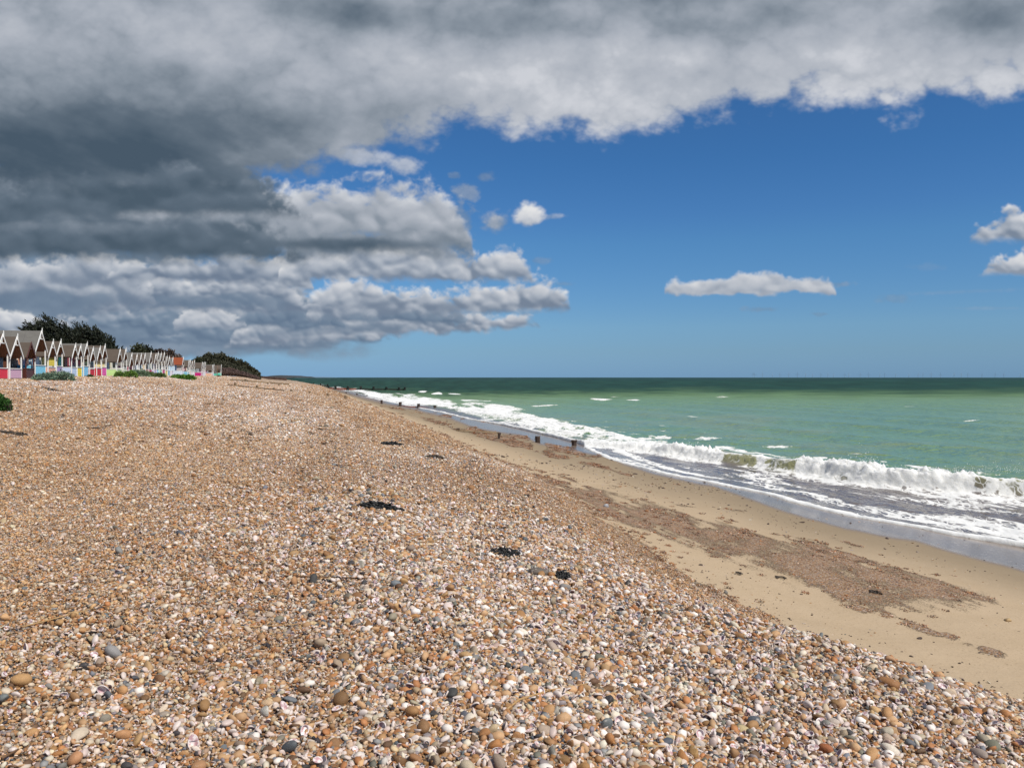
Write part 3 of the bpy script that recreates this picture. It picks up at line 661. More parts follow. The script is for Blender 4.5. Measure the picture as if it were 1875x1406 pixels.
    base = t.mix(t.math('MAXIMUM', fm, thin), W, fcol)
    b1 = t.noise(t.map(Pr, sc=(1.0, .42, 1)), 2.4, 5, .6); b2 = t.noise(t.map(Pr, sc=(1.0, .5, 1)), .5, 4, .6); b3 = t.noise(P, 14, 5, .7)
    nb = t.bump(b1, .12, .55); nb = t.bump(b2, .9, t_deep := .5, nb)
    x = t.N.new('ShaderNodeBump'); t.put(x.inputs['Height'], b3); x.inputs['Distance'].default_value = .03; t.put(x.inputs['Strength'], fm); t.L.new(nb, x.inputs['Normal'])
    t.set(Base_Color=base, IOR=1.333, Normal=x.outputs[0], Roughness=t.math('ADD', rg, t.math('MULTIPLY', fm, .7), clamp=True))
    t.put(t.p.inputs['Subsurface Weight'], t.math('MULTIPLY', fm, .85)); t.p.inputs['Subsurface Radius'].default_value = (.5, .5, .5); t.p.inputs['Subsurface Scale'].default_value = .5
    t.put(t.p.inputs['Specular IOR Level'], t.math('MULTIPLY', t.math('SUBTRACT', 1., t.math('MULTIPLY', dp, .55)), t.math('SUBTRACT', .30, t.math('MULTIPLY', fm, .2))))
    me.materials.append(t.m)
    return o
W_WASH, W_OLIVE, W_OLIVE2, W_GREEN, W_BLUEG, W_CLOUD_SHADE, W_FAR = (112, 102, 96), (152, 150, 108), (134, 142, 80), (112, 142, 82), (104, 135, 92), (32, 66, 54), (36, 66, 66)
build_sea()
# ------------------------------------------------------------------ the stones of the beach
def ico(sub):
    bm = bmesh.new(); bmesh.ops.create_icosphere(bm, subdivisions=sub, radius=1)
    v = np.array([x.co[:] for x in bm.verts]); f = np.array([[y.index for y in x.verts] for x in bm.faces]); bm.free(); return v, f
ICO1, ICO2, ICO3 = ico(1), ico(2), ico(3)
def pebble_shape(kind, rs, base=ICO2):
    v, f = base; v = v.copy()
    if kind == 'round':
        e = rs.uniform(.75, 1.0); v = np.sign(v)*np.abs(v)**e; v /= np.linalg.norm(v, axis=1).max()
        for _ in range(4):
            d = rs.randn(3); d /= np.linalg.norm(d); v *= (1 + rs.uniform(-.16, .14)*(v @ d)**2*np.sign(v @ d))[:, None]
    else:                                   # broken flint: flats cut into the stone
        for _ in range(rs.randint(5, 11)):
            d = rs.randn(3); d /= np.linalg.norm(d); c = rs.uniform(.38, .80); h = v @ d; m = h > c
            v[m] -= np.outer(h[m] - c, d)*.92
    return v, f
def shell_shape(rs):
    """slipper limpet: an arched boat-like shell, hollow, with its inner shelf"""
    nu, nv = 18, 6; V = []; F = []
    for layer in (0, 1):
        k = 1 - .09*layer
        for j in range(nv + 1):
            r = j/nv; h = math.sqrt(max(0, 1 - r**2.4))
            for i in range(nu):
                a = 2*math.pi*i/nu
                px_ = math.cos(a)*r*1.0; py_ = math.sin(a)*r*(.68 + .07*math.cos(a))
                V.append((k*px_ + .30*h, k*py_ + .06*h*layer*0, k*h*.55 - .05*layer + .02*math.sin(9*a)*r))
    def id_(l, j, i): return l*(nv + 1)*nu + j*nu + i % nu
    mat = []
    for l in (0, 1):
        for j in range(nv):
            for i in range(nu):
                q = (id_(l, j, i), id_(l, j + 1, i), id_(l, j + 1, i + 1), id_(l, j, i + 1)); F.append(q if l == 0 else q[::-1]); mat.append(l)
    for i in range(nu): F.append((id_(0, nv, i), id_(1, nv, i), id_(1, nv, i + 1), id_(0, nv, i + 1))); mat.append(1)
    b = len(V)                                     # the shelf
    for i in range(8):
        a = math.pi*(.56 + .88*i/7); V.append((math.cos(a)*.80, math.sin(a)*.55, .08))
    V.append((-.12, 0, .16)); V += [(.05*0 - .1, -.42, .14), (-.1, .42, .14)]
    for i in range(7): F.append((b + i, b + i + 1, b + 8)); mat.append(1)
    F.append((b, b + 8, b + 10)); F.append((b + 7, b + 9, b + 8)); mat += [1, 1]
    V = np.array(V); V -= np.array([.12, 0, .2]); return V, F, mat
def m_stone(inst=True):
    t = NT('stone' if inst else 'gravel_grain'); col = t.attr('col', 0, 'INSTANCER' if inst else 'GEOMETRY')
    P = t.geo(); n = t.noise(P, 90, 4, .65)
    if not inst: col = t.mix(1., col, t.attr('tint', 0, 'INSTANCER'), 'MULTIPLY')
    k = t.math('ADD', .72, t.math('MULTIPLY', n, .56)); cc = t.n('ShaderNodeCombineColor', {0: k, 1: k, 2: k})
    c = t.mix(1., col, cc, 'MULTIPLY')
    if inst:
        cr = t.sstep(t.noise(t.map(t.obj(), sc=(1, 1.6, 1)), 1.3, 4, .7), .60, .68); c = t.mix(t.math('MULTIPLY', cr, .45), c, t.mix(.5, c, sr(206, 190, 170)))
        dk = t.sstep(t.noise(t.map(t.obj(), loc=(4, 1, 2)), 1.1, 4, .7), .62, .70); c = t.mix(t.math('MULTIPLY', dk, .35), c, t.mix(.6, c, sr(90, 70, 60)))
        return t.set(Base_Color=c, Roughness=.62, Specular_IOR_Level=.32, Normal=t.bump(t.noise(P, 240, 4, .7), .004, .6))
    return t.set(Base_Color=c, Roughness=.66, Specular_IOR_Level=.3)
def m_shell(inner):
    t = NT('shell_inside' if inner else 'shell_outside'); O = t.obj()
    if inner: c = t.mix(t.sstep(t.noise(O, 1.2, 3), .42, .62), sr(232, 222, 216), sr(186, 148, 150)); r = .35
    else:
        w = t.n('ShaderNodeTexWave', {'Vector': O, 'Scale': 2.6, 'Distortion': 5.0, 'Detail': 2.0}); c = t.mix(w, sr(232, 220, 212), sr(192, 160, 150)); c = t.mix(.5, c, t.attr('col', 0, 'INSTANCER')); r = .5
    return t.set(Base_Color=c, Roughness=r, Specular_IOR_Level=.4)
MS, MG, MSI, MSO = m_stone(), m_stone(False), m_shell(True), m_shell(False)
def lib(name): return bpy.data.collections.new(name)        # never linked: only shapes to copy from
def lib_mesh(coll, name, v, f, mats, fmat=None, col=None):
    me = bpy.data.meshes.new(name); me.from_pydata(np.asarray(v).tolist(), [], [list(map(int, x)) for x in f])
    for m in mats: me.materials.append(m)
    me.polygons.foreach_set('use_smooth', [True]*len(me.polygons))
    if fmat is not None: me.polygons.foreach_set('material_index', fmat)
    if col is not None: me.attributes.new('col', 'FLOAT_COLOR', 'POINT').data.foreach_set('color', np.concatenate([col, np.ones((len(col), 1))], 1).astype(np.float32).ravel())
    me.update(); o = bpy.data.objects.new(name, me); coll.objects.link(o); return o
def pick_colors(n, w, rs, jit=.10):
    i = rs.choice(len(PAL), n, p=w/w.sum()); c = PALA[i]*rs.uniform(.78, 1.2, (n, 1))*(1 + rs.uniform(-jit, jit, (n, 3))*.5); return np.clip(c, .01, .93)
N_ST, N_SH = 16, 6
STONES = lib('stone_shapes'); rs = np.random.RandomState(3)
for i in range(N_ST):
    v, f = pebble_shape('round' if i % 3 == 0 else 'flint', rs); lib_mesh(STONES, 'stone_shape_%02d' % i, v, f, [MS])
for i in range(N_SH):
    v, f, m = shell_shape(rs); lib_mesh(STONES, 'stone_shape_%02d' % (N_ST + i), v*(1, rs.uniform(.85, 1.15), rs.uniform(.8, 1.2)), f, [MSO, MSI], m)
N_CL = 20
def cluster_lib(name, w, n_grain, seed):
    C_ = lib(name); rs = np.random.RandomState(seed); shapes = [pebble_shape('round' if k % 3 else 'flint', rs, ICO1) for k in range(12)]
    for i in range(N_CL):
        V, F, Cc, b = [], [], [], 0
        for k in range(n_grain):
            v, f = shapes[rs.randint(12)]; r = .0068*math.exp(rs.randn()*.42)
            sc = np.array([r*rs.uniform(.9, 1.5), r*rs.uniform(.75, 1.05), r*rs.uniform(.35, .75)]); e = Euler((rs.randn()*.45, rs.randn()*.45, rs.uniform(0, 6.28))).to_matrix()
            v = (v*sc) @ np.array(e).T; a = rs.uniform(0, 6.28); q = .075*math.sqrt(rs.uniform()); v += (q*math.cos(a), q*math.sin(a), rs.uniform(-.006, .010) + .4*r)
            V.append(v); F.append(f + b); b += len(v); Cc.append(np.repeat(pick_colors(1, w, rs), len(v), 0))
        lib_mesh(C_, '%s_%02d' % (name, i), np.concatenate(V), np.concatenate(F), [MG], None, np.concatenate(Cc))
    return C_
CL_A = cluster_lib('grains_tan', W_FINE, 46, 21); CL_B = cluster_lib('grains_shelly', W_SHELL, 46, 22)
def scatter(name, coll, pos, rot, scl, idx, colors, attr, label):
    me = bpy.data.meshes.new(name); n = len(pos); me.vertices.add(n); me.vertices.foreach_set('co', pos.astype(np.float32).ravel())
    def at(nm, ty, arr, key): me.attributes.new(nm, ty, 'POINT').data.foreach_set(key, arr.ravel())
    at('rot', 'FLOAT_VECTOR', rot.astype(np.float32), 'vector'); at('scl', 'FLOAT_VECTOR', scl.astype(np.float32), 'vector'); at('idx', 'INT', idx.astype(np.int32), 'value')
    at(attr, 'FLOAT_COLOR', np.concatenate([colors, np.ones((n, 1))], 1).astype(np.float32), 'color')
    o = link(bpy.data.objects.new(name, me)); tag(o, label, kind='stuff')
    g = bpy.data.node_groups.new(name + '_spread', 'GeometryNodeTree')
    g.interface.new_socket('Geometry', in_out='INPUT', socket_type='NodeSocketGeometry'); g.interface.new_socket('Geometry', in_out='OUTPUT', socket_type='NodeSocketGeometry')
    N, L = g.nodes, g.links; gi = N.new('NodeGroupInput'); go = N.new('NodeGroupOutput'); ip = N.new('GeometryNodeInstanceOnPoints'); ci = N.new('GeometryNodeCollectionInfo')
    ci.inputs[0].default_value = coll; ci.inputs[1].default_value = True; ci.inputs[2].default_value = True
    def na(nm, ty): x = N.new('GeometryNodeInputNamedAttribute'); x.data_type = ty; x.inputs[0].default_value = nm; return x.outputs[0]
    er = N.new('FunctionNodeEulerToRotation'); L.new(na('rot', 'FLOAT_VECTOR'), er.inputs[0])
    L.new(gi.outputs[0], ip.inputs['Points']); L.new(ci.outputs[0], ip.inputs['Instance']); ip.inputs['Pick Instance'].default_value = True
    L.new(na('idx', 'INT'), ip.inputs['Instance Index']); L.new(er.outputs[0], ip.inputs['Rotation']); L.new(na('scl', 'FLOAT_VECTOR'), ip.inputs['Scale']); L.new(ip.outputs[0], go.inputs[0])
    md = o.modifiers.new('spread', 'NODES'); md.node_group = g; return o
def area_points(y0, y1, dens, rs, margin=1.2):
    A = (.74*(y1*y1 - y0*y0) + 2*margin*(y1 - y0)); n = int(A*dens)
    Y = np.sqrt(rs.uniform(y0*y0, y1*y1, n)) if y0 > 6 else rs.uniform(y0, y1, int(n*1.5))
    if y0 <= 6:
        keep = rs.uniform(0, 1, len(Y)) < (1.48*Y + 2*margin)/(1.48*y1 + 2*margin); Y = Y[keep][:n]
    X = rs.uniform(-1, 1, len(Y))*(.74*Y + margin); return X, Y
def slopes(X, Y):
    e = .08; z = ground_z(X, Y); return z, (ground_z(X + e, Y) - z)/e, (ground_z(X, Y + e) - z)/e
def shelly(X, Y):        # where the pale shells gather
    s = X + TAN*Y
    sb = np.interp(Y, SB_Y, SB_S)
    a = sstep(.1, 1.7, sb - s)*sstep(-2.6, 1.4, s + 1.1*fbm(X/2.5, Y/2.5, 3, 1)) * sstep(26, 9, Y)
    far_pale = .75*sstep(15, 26, Y)*sstep(130, 60, Y)*sstep(3.5, .5, s)*sstep(-.25, .15, fbm(X/9, Y/12, 3, 1))
    return np.clip(a + far_pale + .5*sstep(.05, .4, fbm(X/6 + 3, Y/9, 3, 2)), 0, 1)
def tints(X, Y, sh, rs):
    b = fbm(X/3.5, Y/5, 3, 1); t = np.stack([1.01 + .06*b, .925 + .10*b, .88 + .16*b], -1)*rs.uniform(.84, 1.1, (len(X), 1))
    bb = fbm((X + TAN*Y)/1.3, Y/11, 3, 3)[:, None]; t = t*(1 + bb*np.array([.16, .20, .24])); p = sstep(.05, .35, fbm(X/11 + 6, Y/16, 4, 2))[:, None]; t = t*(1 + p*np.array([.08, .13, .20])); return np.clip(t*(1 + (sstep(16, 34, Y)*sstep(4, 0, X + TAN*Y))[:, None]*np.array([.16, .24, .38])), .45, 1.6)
for nm, coll, kind in (('shingle_gravel', CL_A, 0), ('shelly_gravel', CL_B, 1)):
    PX, PY, SC = [], [], []; rs = np.random.RandomState(40 + kind)
    for y0, y1, dens, sc in ((2.3, 5, 250, .92), (5, 9, 200, .95), (9, 15, 150, 1.12), (15, 26, 80, 1.5), (26, 48, 34, 2.2), (48, 90, 15, 3.0), (90, 210, 4.4, 4.4)):
        X, Y = area_points(y0, y1, dens, rs); H = depth_below_eye(X, Y); sh, gr, wet, dm = terrain_fields(X, Y, H); sf = shelly(X, Y)
        p = np.clip(sh + .25*sstep(0, .5, sh), 0, 1)*(sf if kind else 1 - .8*sf); k = (rs.uniform(0, 1, len(X)) < p) & (X + TAN*Y > -23)
        PX.append(X[k]); PY.append(Y[k]); SC.append(np.full(k.sum(), sc))
    X, Y, sc = map(np.concatenate, (PX, PY, SC)); z, gx, gy = slopes(X, Y); n = len(X); s = X + TAN*Y
    coarse = .9 + .45*sstep(-2.5, 1.5, s)*sstep(14, 8, Y)*(1 if not kind else 1.15)
    ss = sc*coarse*rs.uniform(.85, 1.2, n)*(1 - .38*sstep(1.2, .0, np.interp(Y, SB_Y, SB_S) - s)*(Y < 40))
    rot = np.stack([np.arctan(gy), -np.arctan(gx), rs.uniform(0, 6.28, n)], -1)
    rz = rot[:, 2]; tilt = np.stack([gy*np.cos(rz) - gx*np.sin(rz), -(gx*np.cos(rz) + gy*np.sin(rz)), rz], -1)    # tilt in the turned frame
    pos = np.stack([X, Y, z + (rs.uniform(-.004, .006, n) - .006*sstep(2, 4, sc))*ss], -1)
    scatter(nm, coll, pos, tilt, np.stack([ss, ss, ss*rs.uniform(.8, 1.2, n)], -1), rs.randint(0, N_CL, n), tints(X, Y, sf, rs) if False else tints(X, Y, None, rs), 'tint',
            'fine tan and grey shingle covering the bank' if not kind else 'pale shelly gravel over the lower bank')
# single stones and shells
PX, PY, RR = [], [], []; rs = np.random.RandomState(77)
for y0, y1, dens, rmin in ((2.3, 6, 1700, .0092), (6, 11, 760, .0112), (11, 20, 200, .016), (20, 38, 34, .024), (38, 80, 5, .045)):
    X, Y = area_points(y0, y1, dens, rs); H = depth_below_eye(X, Y); sh, gr, wet, dm = terrain_fields(X, Y, H); s = X + TAN*Y
    co = sstep(-3.0, 1.6, s + .8*fbm(X/2, Y/2, 3, 3))
    p = sh*np.where(Y < 14, .11 + .80*co, .42)*np.clip(.75 + fbm(X/.8, Y/.8, 3, 2), .1, 1)
    near_edge = sstep(2.1, .5, np.interp(Y, SB_Y, SB_S) - s); p *= 1 - .92*near_edge
    k = (rs.uniform(0, 1, len(X)) < p) & (s > -22); X, Y, co = X[k], Y[k], co[k]
    r = rmin*np.exp(np.abs(rs.randn(len(X)))*.42)*(.86 + .42*co*(Y < 12)) ; PX.append(X); PY.append(Y); RR.append(np.clip(r, 0, np.where(Y < 12, .040, .1)))
X, Y, r = map(np.concatenate, (PX, PY, RR)); z, gx, gy = slopes(X, Y); n = len(X); sf = shelly(X, Y)
isshell = rs.uniform(0, 1, n) < (.08 + .36*sf)*(r < .030)
idx = np.where(isshell, rs.randint(N_ST, N_ST + N_SH, n), rs.randint(0, N_ST, n))
c = pick_colors(n, W_SHELL, rs); cf = pick_colors(n, W_FINE, rs); c = np.where((rs.uniform(0, 1, n) < sf)[:, None], c*(.95, .92, .88), cf*(.97, .91, .87)); c[isshell] = PALA[rs.choice([7, 8, 9, 8], isshell.sum())]
fl = rs.uniform(.45, .85, n); scl = np.stack([r*rs.uniform(.95, 1.45, n), r*rs.uniform(.75, 1.05, n), r*fl], -1); scl[isshell] = (r[isshell]*1.15)[:, None]
rot = np.stack([rs.randn(n)*.5, rs.randn(n)*.5, rs.uniform(0, 6.28, n)], -1)
flip = isshell & (rs.uniform(0, 1, n) < .36); rot[flip, 0] += math.pi + rs.randn(flip.sum())*.5; tl = isshell & ~flip; rot[tl, :2] *= 1.9
pos = np.stack([X, Y, z + .006 + scl[:, 2]*rs.uniform(-.2, 1.15, n)], -1)
scatter('beach_stones', STONES, pos, rot, scl, idx, c, 'col', 'larger pebbles flints and slipper limpet shells strewn over the shingle')
# loose gravel and shell grit on the sand
rs = np.random.RandomState(91); PX, PY, SC = [], [], []
for y0, y1, dens, sc in ((5, 9, 70, .95), (9, 15, 70, 1.05), (15, 26, 46, 1.4), (26, 45, 18, 2.1), (45, 90, 5, 3.2)):
    X, Y = area_points(y0, y1, dens, rs); H = depth_below_eye(X, Y); sh, gr, wet, dm = terrain_fields(X, Y, H)
    p = np.clip(gr*1.1*(.55 + .9*fbm(X/.8, Y/.8, 3, 1)), 0, 1)*(1 - sh); s = X + TAN*Y; p = np.maximum(p, .7*sstep(.02, .5, sh)*(1 - sh)); p = np.maximum(p, sstep(1.0, .1, s - np.interp(Y, SB_Y, SB_S))*np.clip(.28 + .8*fbm(X/.5, Y/.8, 3, 2), 0, .8)*(1 - sh)); k = rs.uniform(0, 1, len(X)) < p
    PX.append(X[k]); PY.append(Y[k]); SC.append(np.full(k.sum(), sc))
X, Y, sc = map(np.concatenate, (PX, PY, SC)); z, gx, gy = slopes(X, Y); n = len(X); ss = sc*rs.uniform(.7, 1.1, n)
scatter('gravel_on_sand', CL_B, np.stack([X, Y, z + .002], -1), np.stack([0*X, 0*X, rs.uniform(0, 6.28, n)], -1), np.stack([ss, ss, ss*.8], -1), rs.randint(0, N_CL, n),
        np.array([.76, .58, .49])*rs.uniform(.6, 1.25, (n, 1)), 'tint', 'reddish grit and gravel lying in a band on the sand')
# scattered single bits on the sand: small stones, weed flecks, shells
rs = np.random.RandomState(92); PX, PY = [], []
for y0, y1, dens in ((5, 12, 70), (12, 30, 26), (30, 70, 3)):
    X, Y = area_points(y0, y1, dens, rs); H = depth_below_eye(X, Y); sh, gr, wet, dm = terrain_fields(X, Y, H); s = X + TAN*Y
    sb = np.interp(Y, SB_Y, SB_S); p = (1 - sh)*(.10 + .7*sstep(1.8, .0, s - sb) + .45*np.clip(fbm(X/1.6, Y/1.9, 3, 1)*2, 0, 1))*(1 - .85*wet)*(s < foam_edge(Y)); k = rs.uniform(0, 1, len(X)) < p
    PX.append(X[k]); PY.append(Y[k])
X, Y = map(np.concatenate, (PX, PY)); z = ground_z(X, Y); n = len(X); r = .006*np.exp(np.abs(rs.randn(n))*.5)*np.clip(Y/12, 1, 3)
c = np.where((rs.uniform(0, 1, n) < .6)[:, None], np.array(sr(74, 58, 48)), pick_colors(n, W_FINE, rs)*.9)
scatter('grit_on_sand', STONES, np.stack([X, Y, z + r*.2], -1), np.stack([rs.randn(n)*.2, rs.randn(n)*.2, rs.uniform(0, 6.28, n)], -1), np.stack([r*rs.uniform(.9, 2.4, n), r*.9, r*.5], -1),
        rs.randint(0, N_ST + 2, n), c, 'col', 'scattered stones and weed flecks on the sand')

# drift litter on the shingle: shreds of weed, twigs and dark chips lying in loose lines
rs = np.random.RandomState(93); PX, PY = [], []
for y0, y1, dens in ((3, 12, 16), (12, 30, 6), (30, 90, 1.1)):
    X, Y = area_points(y0, y1, dens, rs); H = depth_below_eye(X, Y); sh = terrain_fields(X, Y, H)[0]; s = X + TAN*Y
    p = sh*(.12 + .88*sstep(.10, .35, fbm(s/1.1, Y/7, 3, 1))); k = (rs.uniform(0, 1, len(X)) < p) & (s > -18); PX.append(X[k]); PY.append(Y[k])
X, Y = map(np.concatenate, (PX, PY)); n = len(X); g = np.clip(Y/9, 1, 3.2); r = .006*np.exp(np.abs(rs.randn(n))*.4)*g
c = np.where((rs.uniform(0, 1, n) < .45)[:, None], np.array(sr(46, 38, 32)), np.array(sr(104, 76, 52))*rs.uniform(.7, 1.4, (n, 1)))
scatter('drift_litter', STONES, np.stack([X, Y, ground_z(X, Y) + .018*np.clip(g, 1, 2)], -1), np.stack([rs.randn(n)*.15, rs.randn(n)*.15, rs.randn(n)*.5], -1), np.stack([r*rs.uniform(1.5, 6, n), r*.7, r*.5], -1), rs.randint(0, N_ST, n), c, 'col', 'shreds of weed and twigs lying in loose lines on the shingle')
# ------------------------------------------------------------------ beach huts
def m_paint(name, c, boards=0., rough=.45, axis='Z', wear=.05):
    t = NT(name); O = t.obj(); n = t.noise(O, 3.0, 5, .65); col = t.mix(t.math('MULTIPLY', n, wear*2), sr(*c), tuple(.62*x + .02 for x in sr(*c)))
    nrm = None
    if boards:
        sp = t.n('ShaderNodeSeparateXYZ', {0: O}, {'X': 0, 'Y': 1, 'Z': 2}[axis]); f = t.math('FRACT', t.math('MULTIPLY', sp, 1/boards))
        gap = t.sstep(f, .10, .0); col = t.mix(t.math('MULTIPLY', gap, .55), col, tuple(.3*x for x in sr(*c)))
        nrm = t.bump(t.math('MULTIPLY', f, -1.), .02, .8)
    return t.set(Base_Color=col, Roughness=rough, Specular_IOR_Level=.3, Normal=nrm) if nrm is not None else t.set(Base_Color=col, Roughness=rough, Specular_IOR_Level=.3)
def m_roof(name, c, c2):
    t = NT(name); O = t.obj(); n = t.noise(t.map(O, sc=(1, .3, 1)), 5, 5, .65); col = t.mix(n, sr(*c), sr(*c2))
    sp = t.n('ShaderNodeSeparateXYZ', {0: O}, 1); f = t.math('FRACT', t.math('MULTIPLY', sp, 1.05)); seam = t.sstep(f, .03, .0); col = t.mix(t.math('MULTIPLY', seam, .5), col, sr(70, 66, 62))
    return t.set(Base_Color=col, Roughness=.85, Specular_IOR_Level=.2, Normal=t.bump(t.noise(O, 40, 3), .01, .5))
_pm = {}
def paint(c, boards=0., axis='Z'):
    k = (c, boards, axis)
    if k not in _pm: _pm[k] = m_paint('paint', c, boards, axis=axis)
    return _pm[k]
WHITE_P, CREAM = (247, 245, 238), (232, 222, 196)
ROOF_G, ROOF_B, ROOF_R = m_roof('grey_felt', (124, 121, 114), (98, 94, 88)), m_roof('brown_felt', (104, 92, 80), (80, 70, 62)), m_roof('rust_tile', (158, 84, 52), (124, 62, 42))
SOFFIT = m_paint('soffit_wood', (128, 86, 60), .12, .6, 'Y'); DARKW = m_paint('stained_wood', (84, 44, 36), .14, .55)
DECK_M = m_paint('deck_boards', (128, 112, 94), .12, .8, 'X'); GLASS = NT('window_glass').set(Base_Color=(.03, .04, .05), Roughness=.08)
METAL = NT('handle_metal').set(Base_Color=(.5, .5, .5), Roughness=.35, Metallic=1.)
def hut(x_px, apex_px, bw, panel, wall, door, label, roof=None, trim=WHITE_P, L=3.0, back=0., open_=True, solid=False, side_panel=None, finial=.24, extra=None, eave_k=None):
    """local axes: +x towards the camera along the row, +y towards the sea, origin under the front gable"""
    s0 = -19.1 - back; Y = FPX*-s0/(540 - x_px); X = s0 - TAN*Y
    z0 = float(ground_z(X, Y)) + .02; top = EYE + (HOR - apex_px)/FPX*Y - z0
    hr = top - finial; w = bw/2 - .17; he = hr - (bw/2)*(eave_k or 1.02); pan = min(.96, he*.46); P = 1.15
    root = empty('beach_hut', (X, Y, z0), -(math.pi/2 - THETA), label=label, cat='beach hut', group='beach huts in a row along the top of the beach')
    roof = roof or ROOF_B; tm = paint(trim)
    b = bw/2; rise = hr - he; wm = paint(wall, .15); pm = paint(panel, .14); dm = paint(door, .11, 'X')
    hw = he + (b - w)*rise/b - .06
    # cabin behind the porch
    MB().prism([(-w, 0), (w, 0), (w, hw), (0, hr - .09), (-w, hw)], -P - L, -P).build('cabin_wall', wm, root)
    d = MB().box(-.42, .42, -P, -P + .05, .10, min(1.92, hw - .05)); do = d.build('door', dm, root)
    MB().box(.28, .34, -P + .05, -P + .09, .95, 1.08).build('handle', METAL, do)
    MB().box(-w, w, -P, .02, .0, .10).build('porch_floor', DECK_M, root)
    # roof: two slopes
    sl = MB(); t_ = .055
    for sx in (-1, 1):
        sl.prism([(0, hr), (sx*b, he), (sx*b, he - t_*1.2), (0, hr - t_*1.45)], -P - L - .12, .06)
    ro = sl.build('roof', roof, root)
    for sx in (-1, 1): MB().prism([(sx*.02, hr - t_*1.45 - .006), (sx*(b - .03), he - t_*1.2 + .012), (sx*(b - .03), he - t_*1.2 - .012), (sx*.02, hr - t_*1.45 - .03)], -P + .01, .04).build('soffit', SOFFIT, ro)
    # barge boards, finial, collar bar
    for sx in (-1, 1):
        MB().prism([(0, hr + .05), (sx*(b + .05), he - .02), (sx*(b + .05), he - .20), (0, hr - .15)], .06, .095).build('bargeboard', tm, root)
    if finial > .05: MB().box(-.035, .035, .098, .14, hr - .22, hr + finial*.75).poly([(-.035, .098, hr + finial*.75), (.035, .098, hr + finial*.75), (.035, .14, hr + finial*.75), (-.035, .14, hr + finial*.75), (0, .119, hr + finial)], [(0, 1, 4), (1, 2, 4), (2, 3, 4), (3, 0, 4)]).build('finial', tm, root)
    cz = hr - rise*.42; cw = b*.40
    g = MB().box(-cw, cw, .0, .05, cz - .03, cz + .03); g.bar((0, .02, cz), (0, .02, hr - .12), .05, .05, up=(1, 0, 0)); g.build('collar_bar', tm, root)
    # posts
    for sx in (-1, 1):
        MB().box(sx*w - .035, sx*w + .035, -.06, .012, 0, hw - .02).build('post', tm, root)
    # low panels around the porch with a white cap
    if not solid:
        MB().box(-w + .037, w - .037, -.045, -.008, .06, pan).build('front_panel', pm, root)
        MB().box(-w - .02, w + .02, -.085, .015 + .02, pan + .003, pan + .055).build('rail', tm, root)
    for sx in (-1, 1):
        y0 = -P - (L - .1 if side_panel else 0)
        x0, x1 = sorted((sx*(w + .004), sx*(w + .035)))
        MB().box(x0, x1, y0, -.062, .04, pan).build('side_panel', pm, root)
        MB().box(x0 - .012, x1 + .012, y0, -.066, pan + .004, pan + .05).build('side_rail', tm, root)
    # corner boards and a window in the side wall facing along the row
    for sx in (-1, 1): MB().box(min(sx*w, sx*(w + .02)), max(sx*w, sx*(w + .02)), -P - .06, -P - .002, pan + .06 if True else 0, hw - .03).build('corner_board', tm, root)
    wf = MB(); x1 = w + .03
    wf.box(w + .003, x1, -P - 1.75, -P - .95, 1.12, 1.17); wf.box(w + .003, x1, -P - 1.75, -P - .95, 1.63, 1.68); wf.box(w + .003, x1, -P - 1.75, -P - 1.70, 1.173, 1.627); wf.box(w + .003, x1, -P - 1.0, -P - .95, 1.173, 1.627)
    if hw > 1.75:
        fr = wf.build('window', tm, root); MB().box(w + .002, w + .012, -P - 1.698, -P - 1.002, 1.172, 1.628).build('pane', GLASS, fr)
    if extra == 'curtain': MB().box(-w + .1, -w + .55, -.5, -.47, pan + .1, hw - .15).build('windbreak', paint((240, 238, 232), .1), root)
    return root
NAVY = (52, 50, 92); G_ = ROOF_G
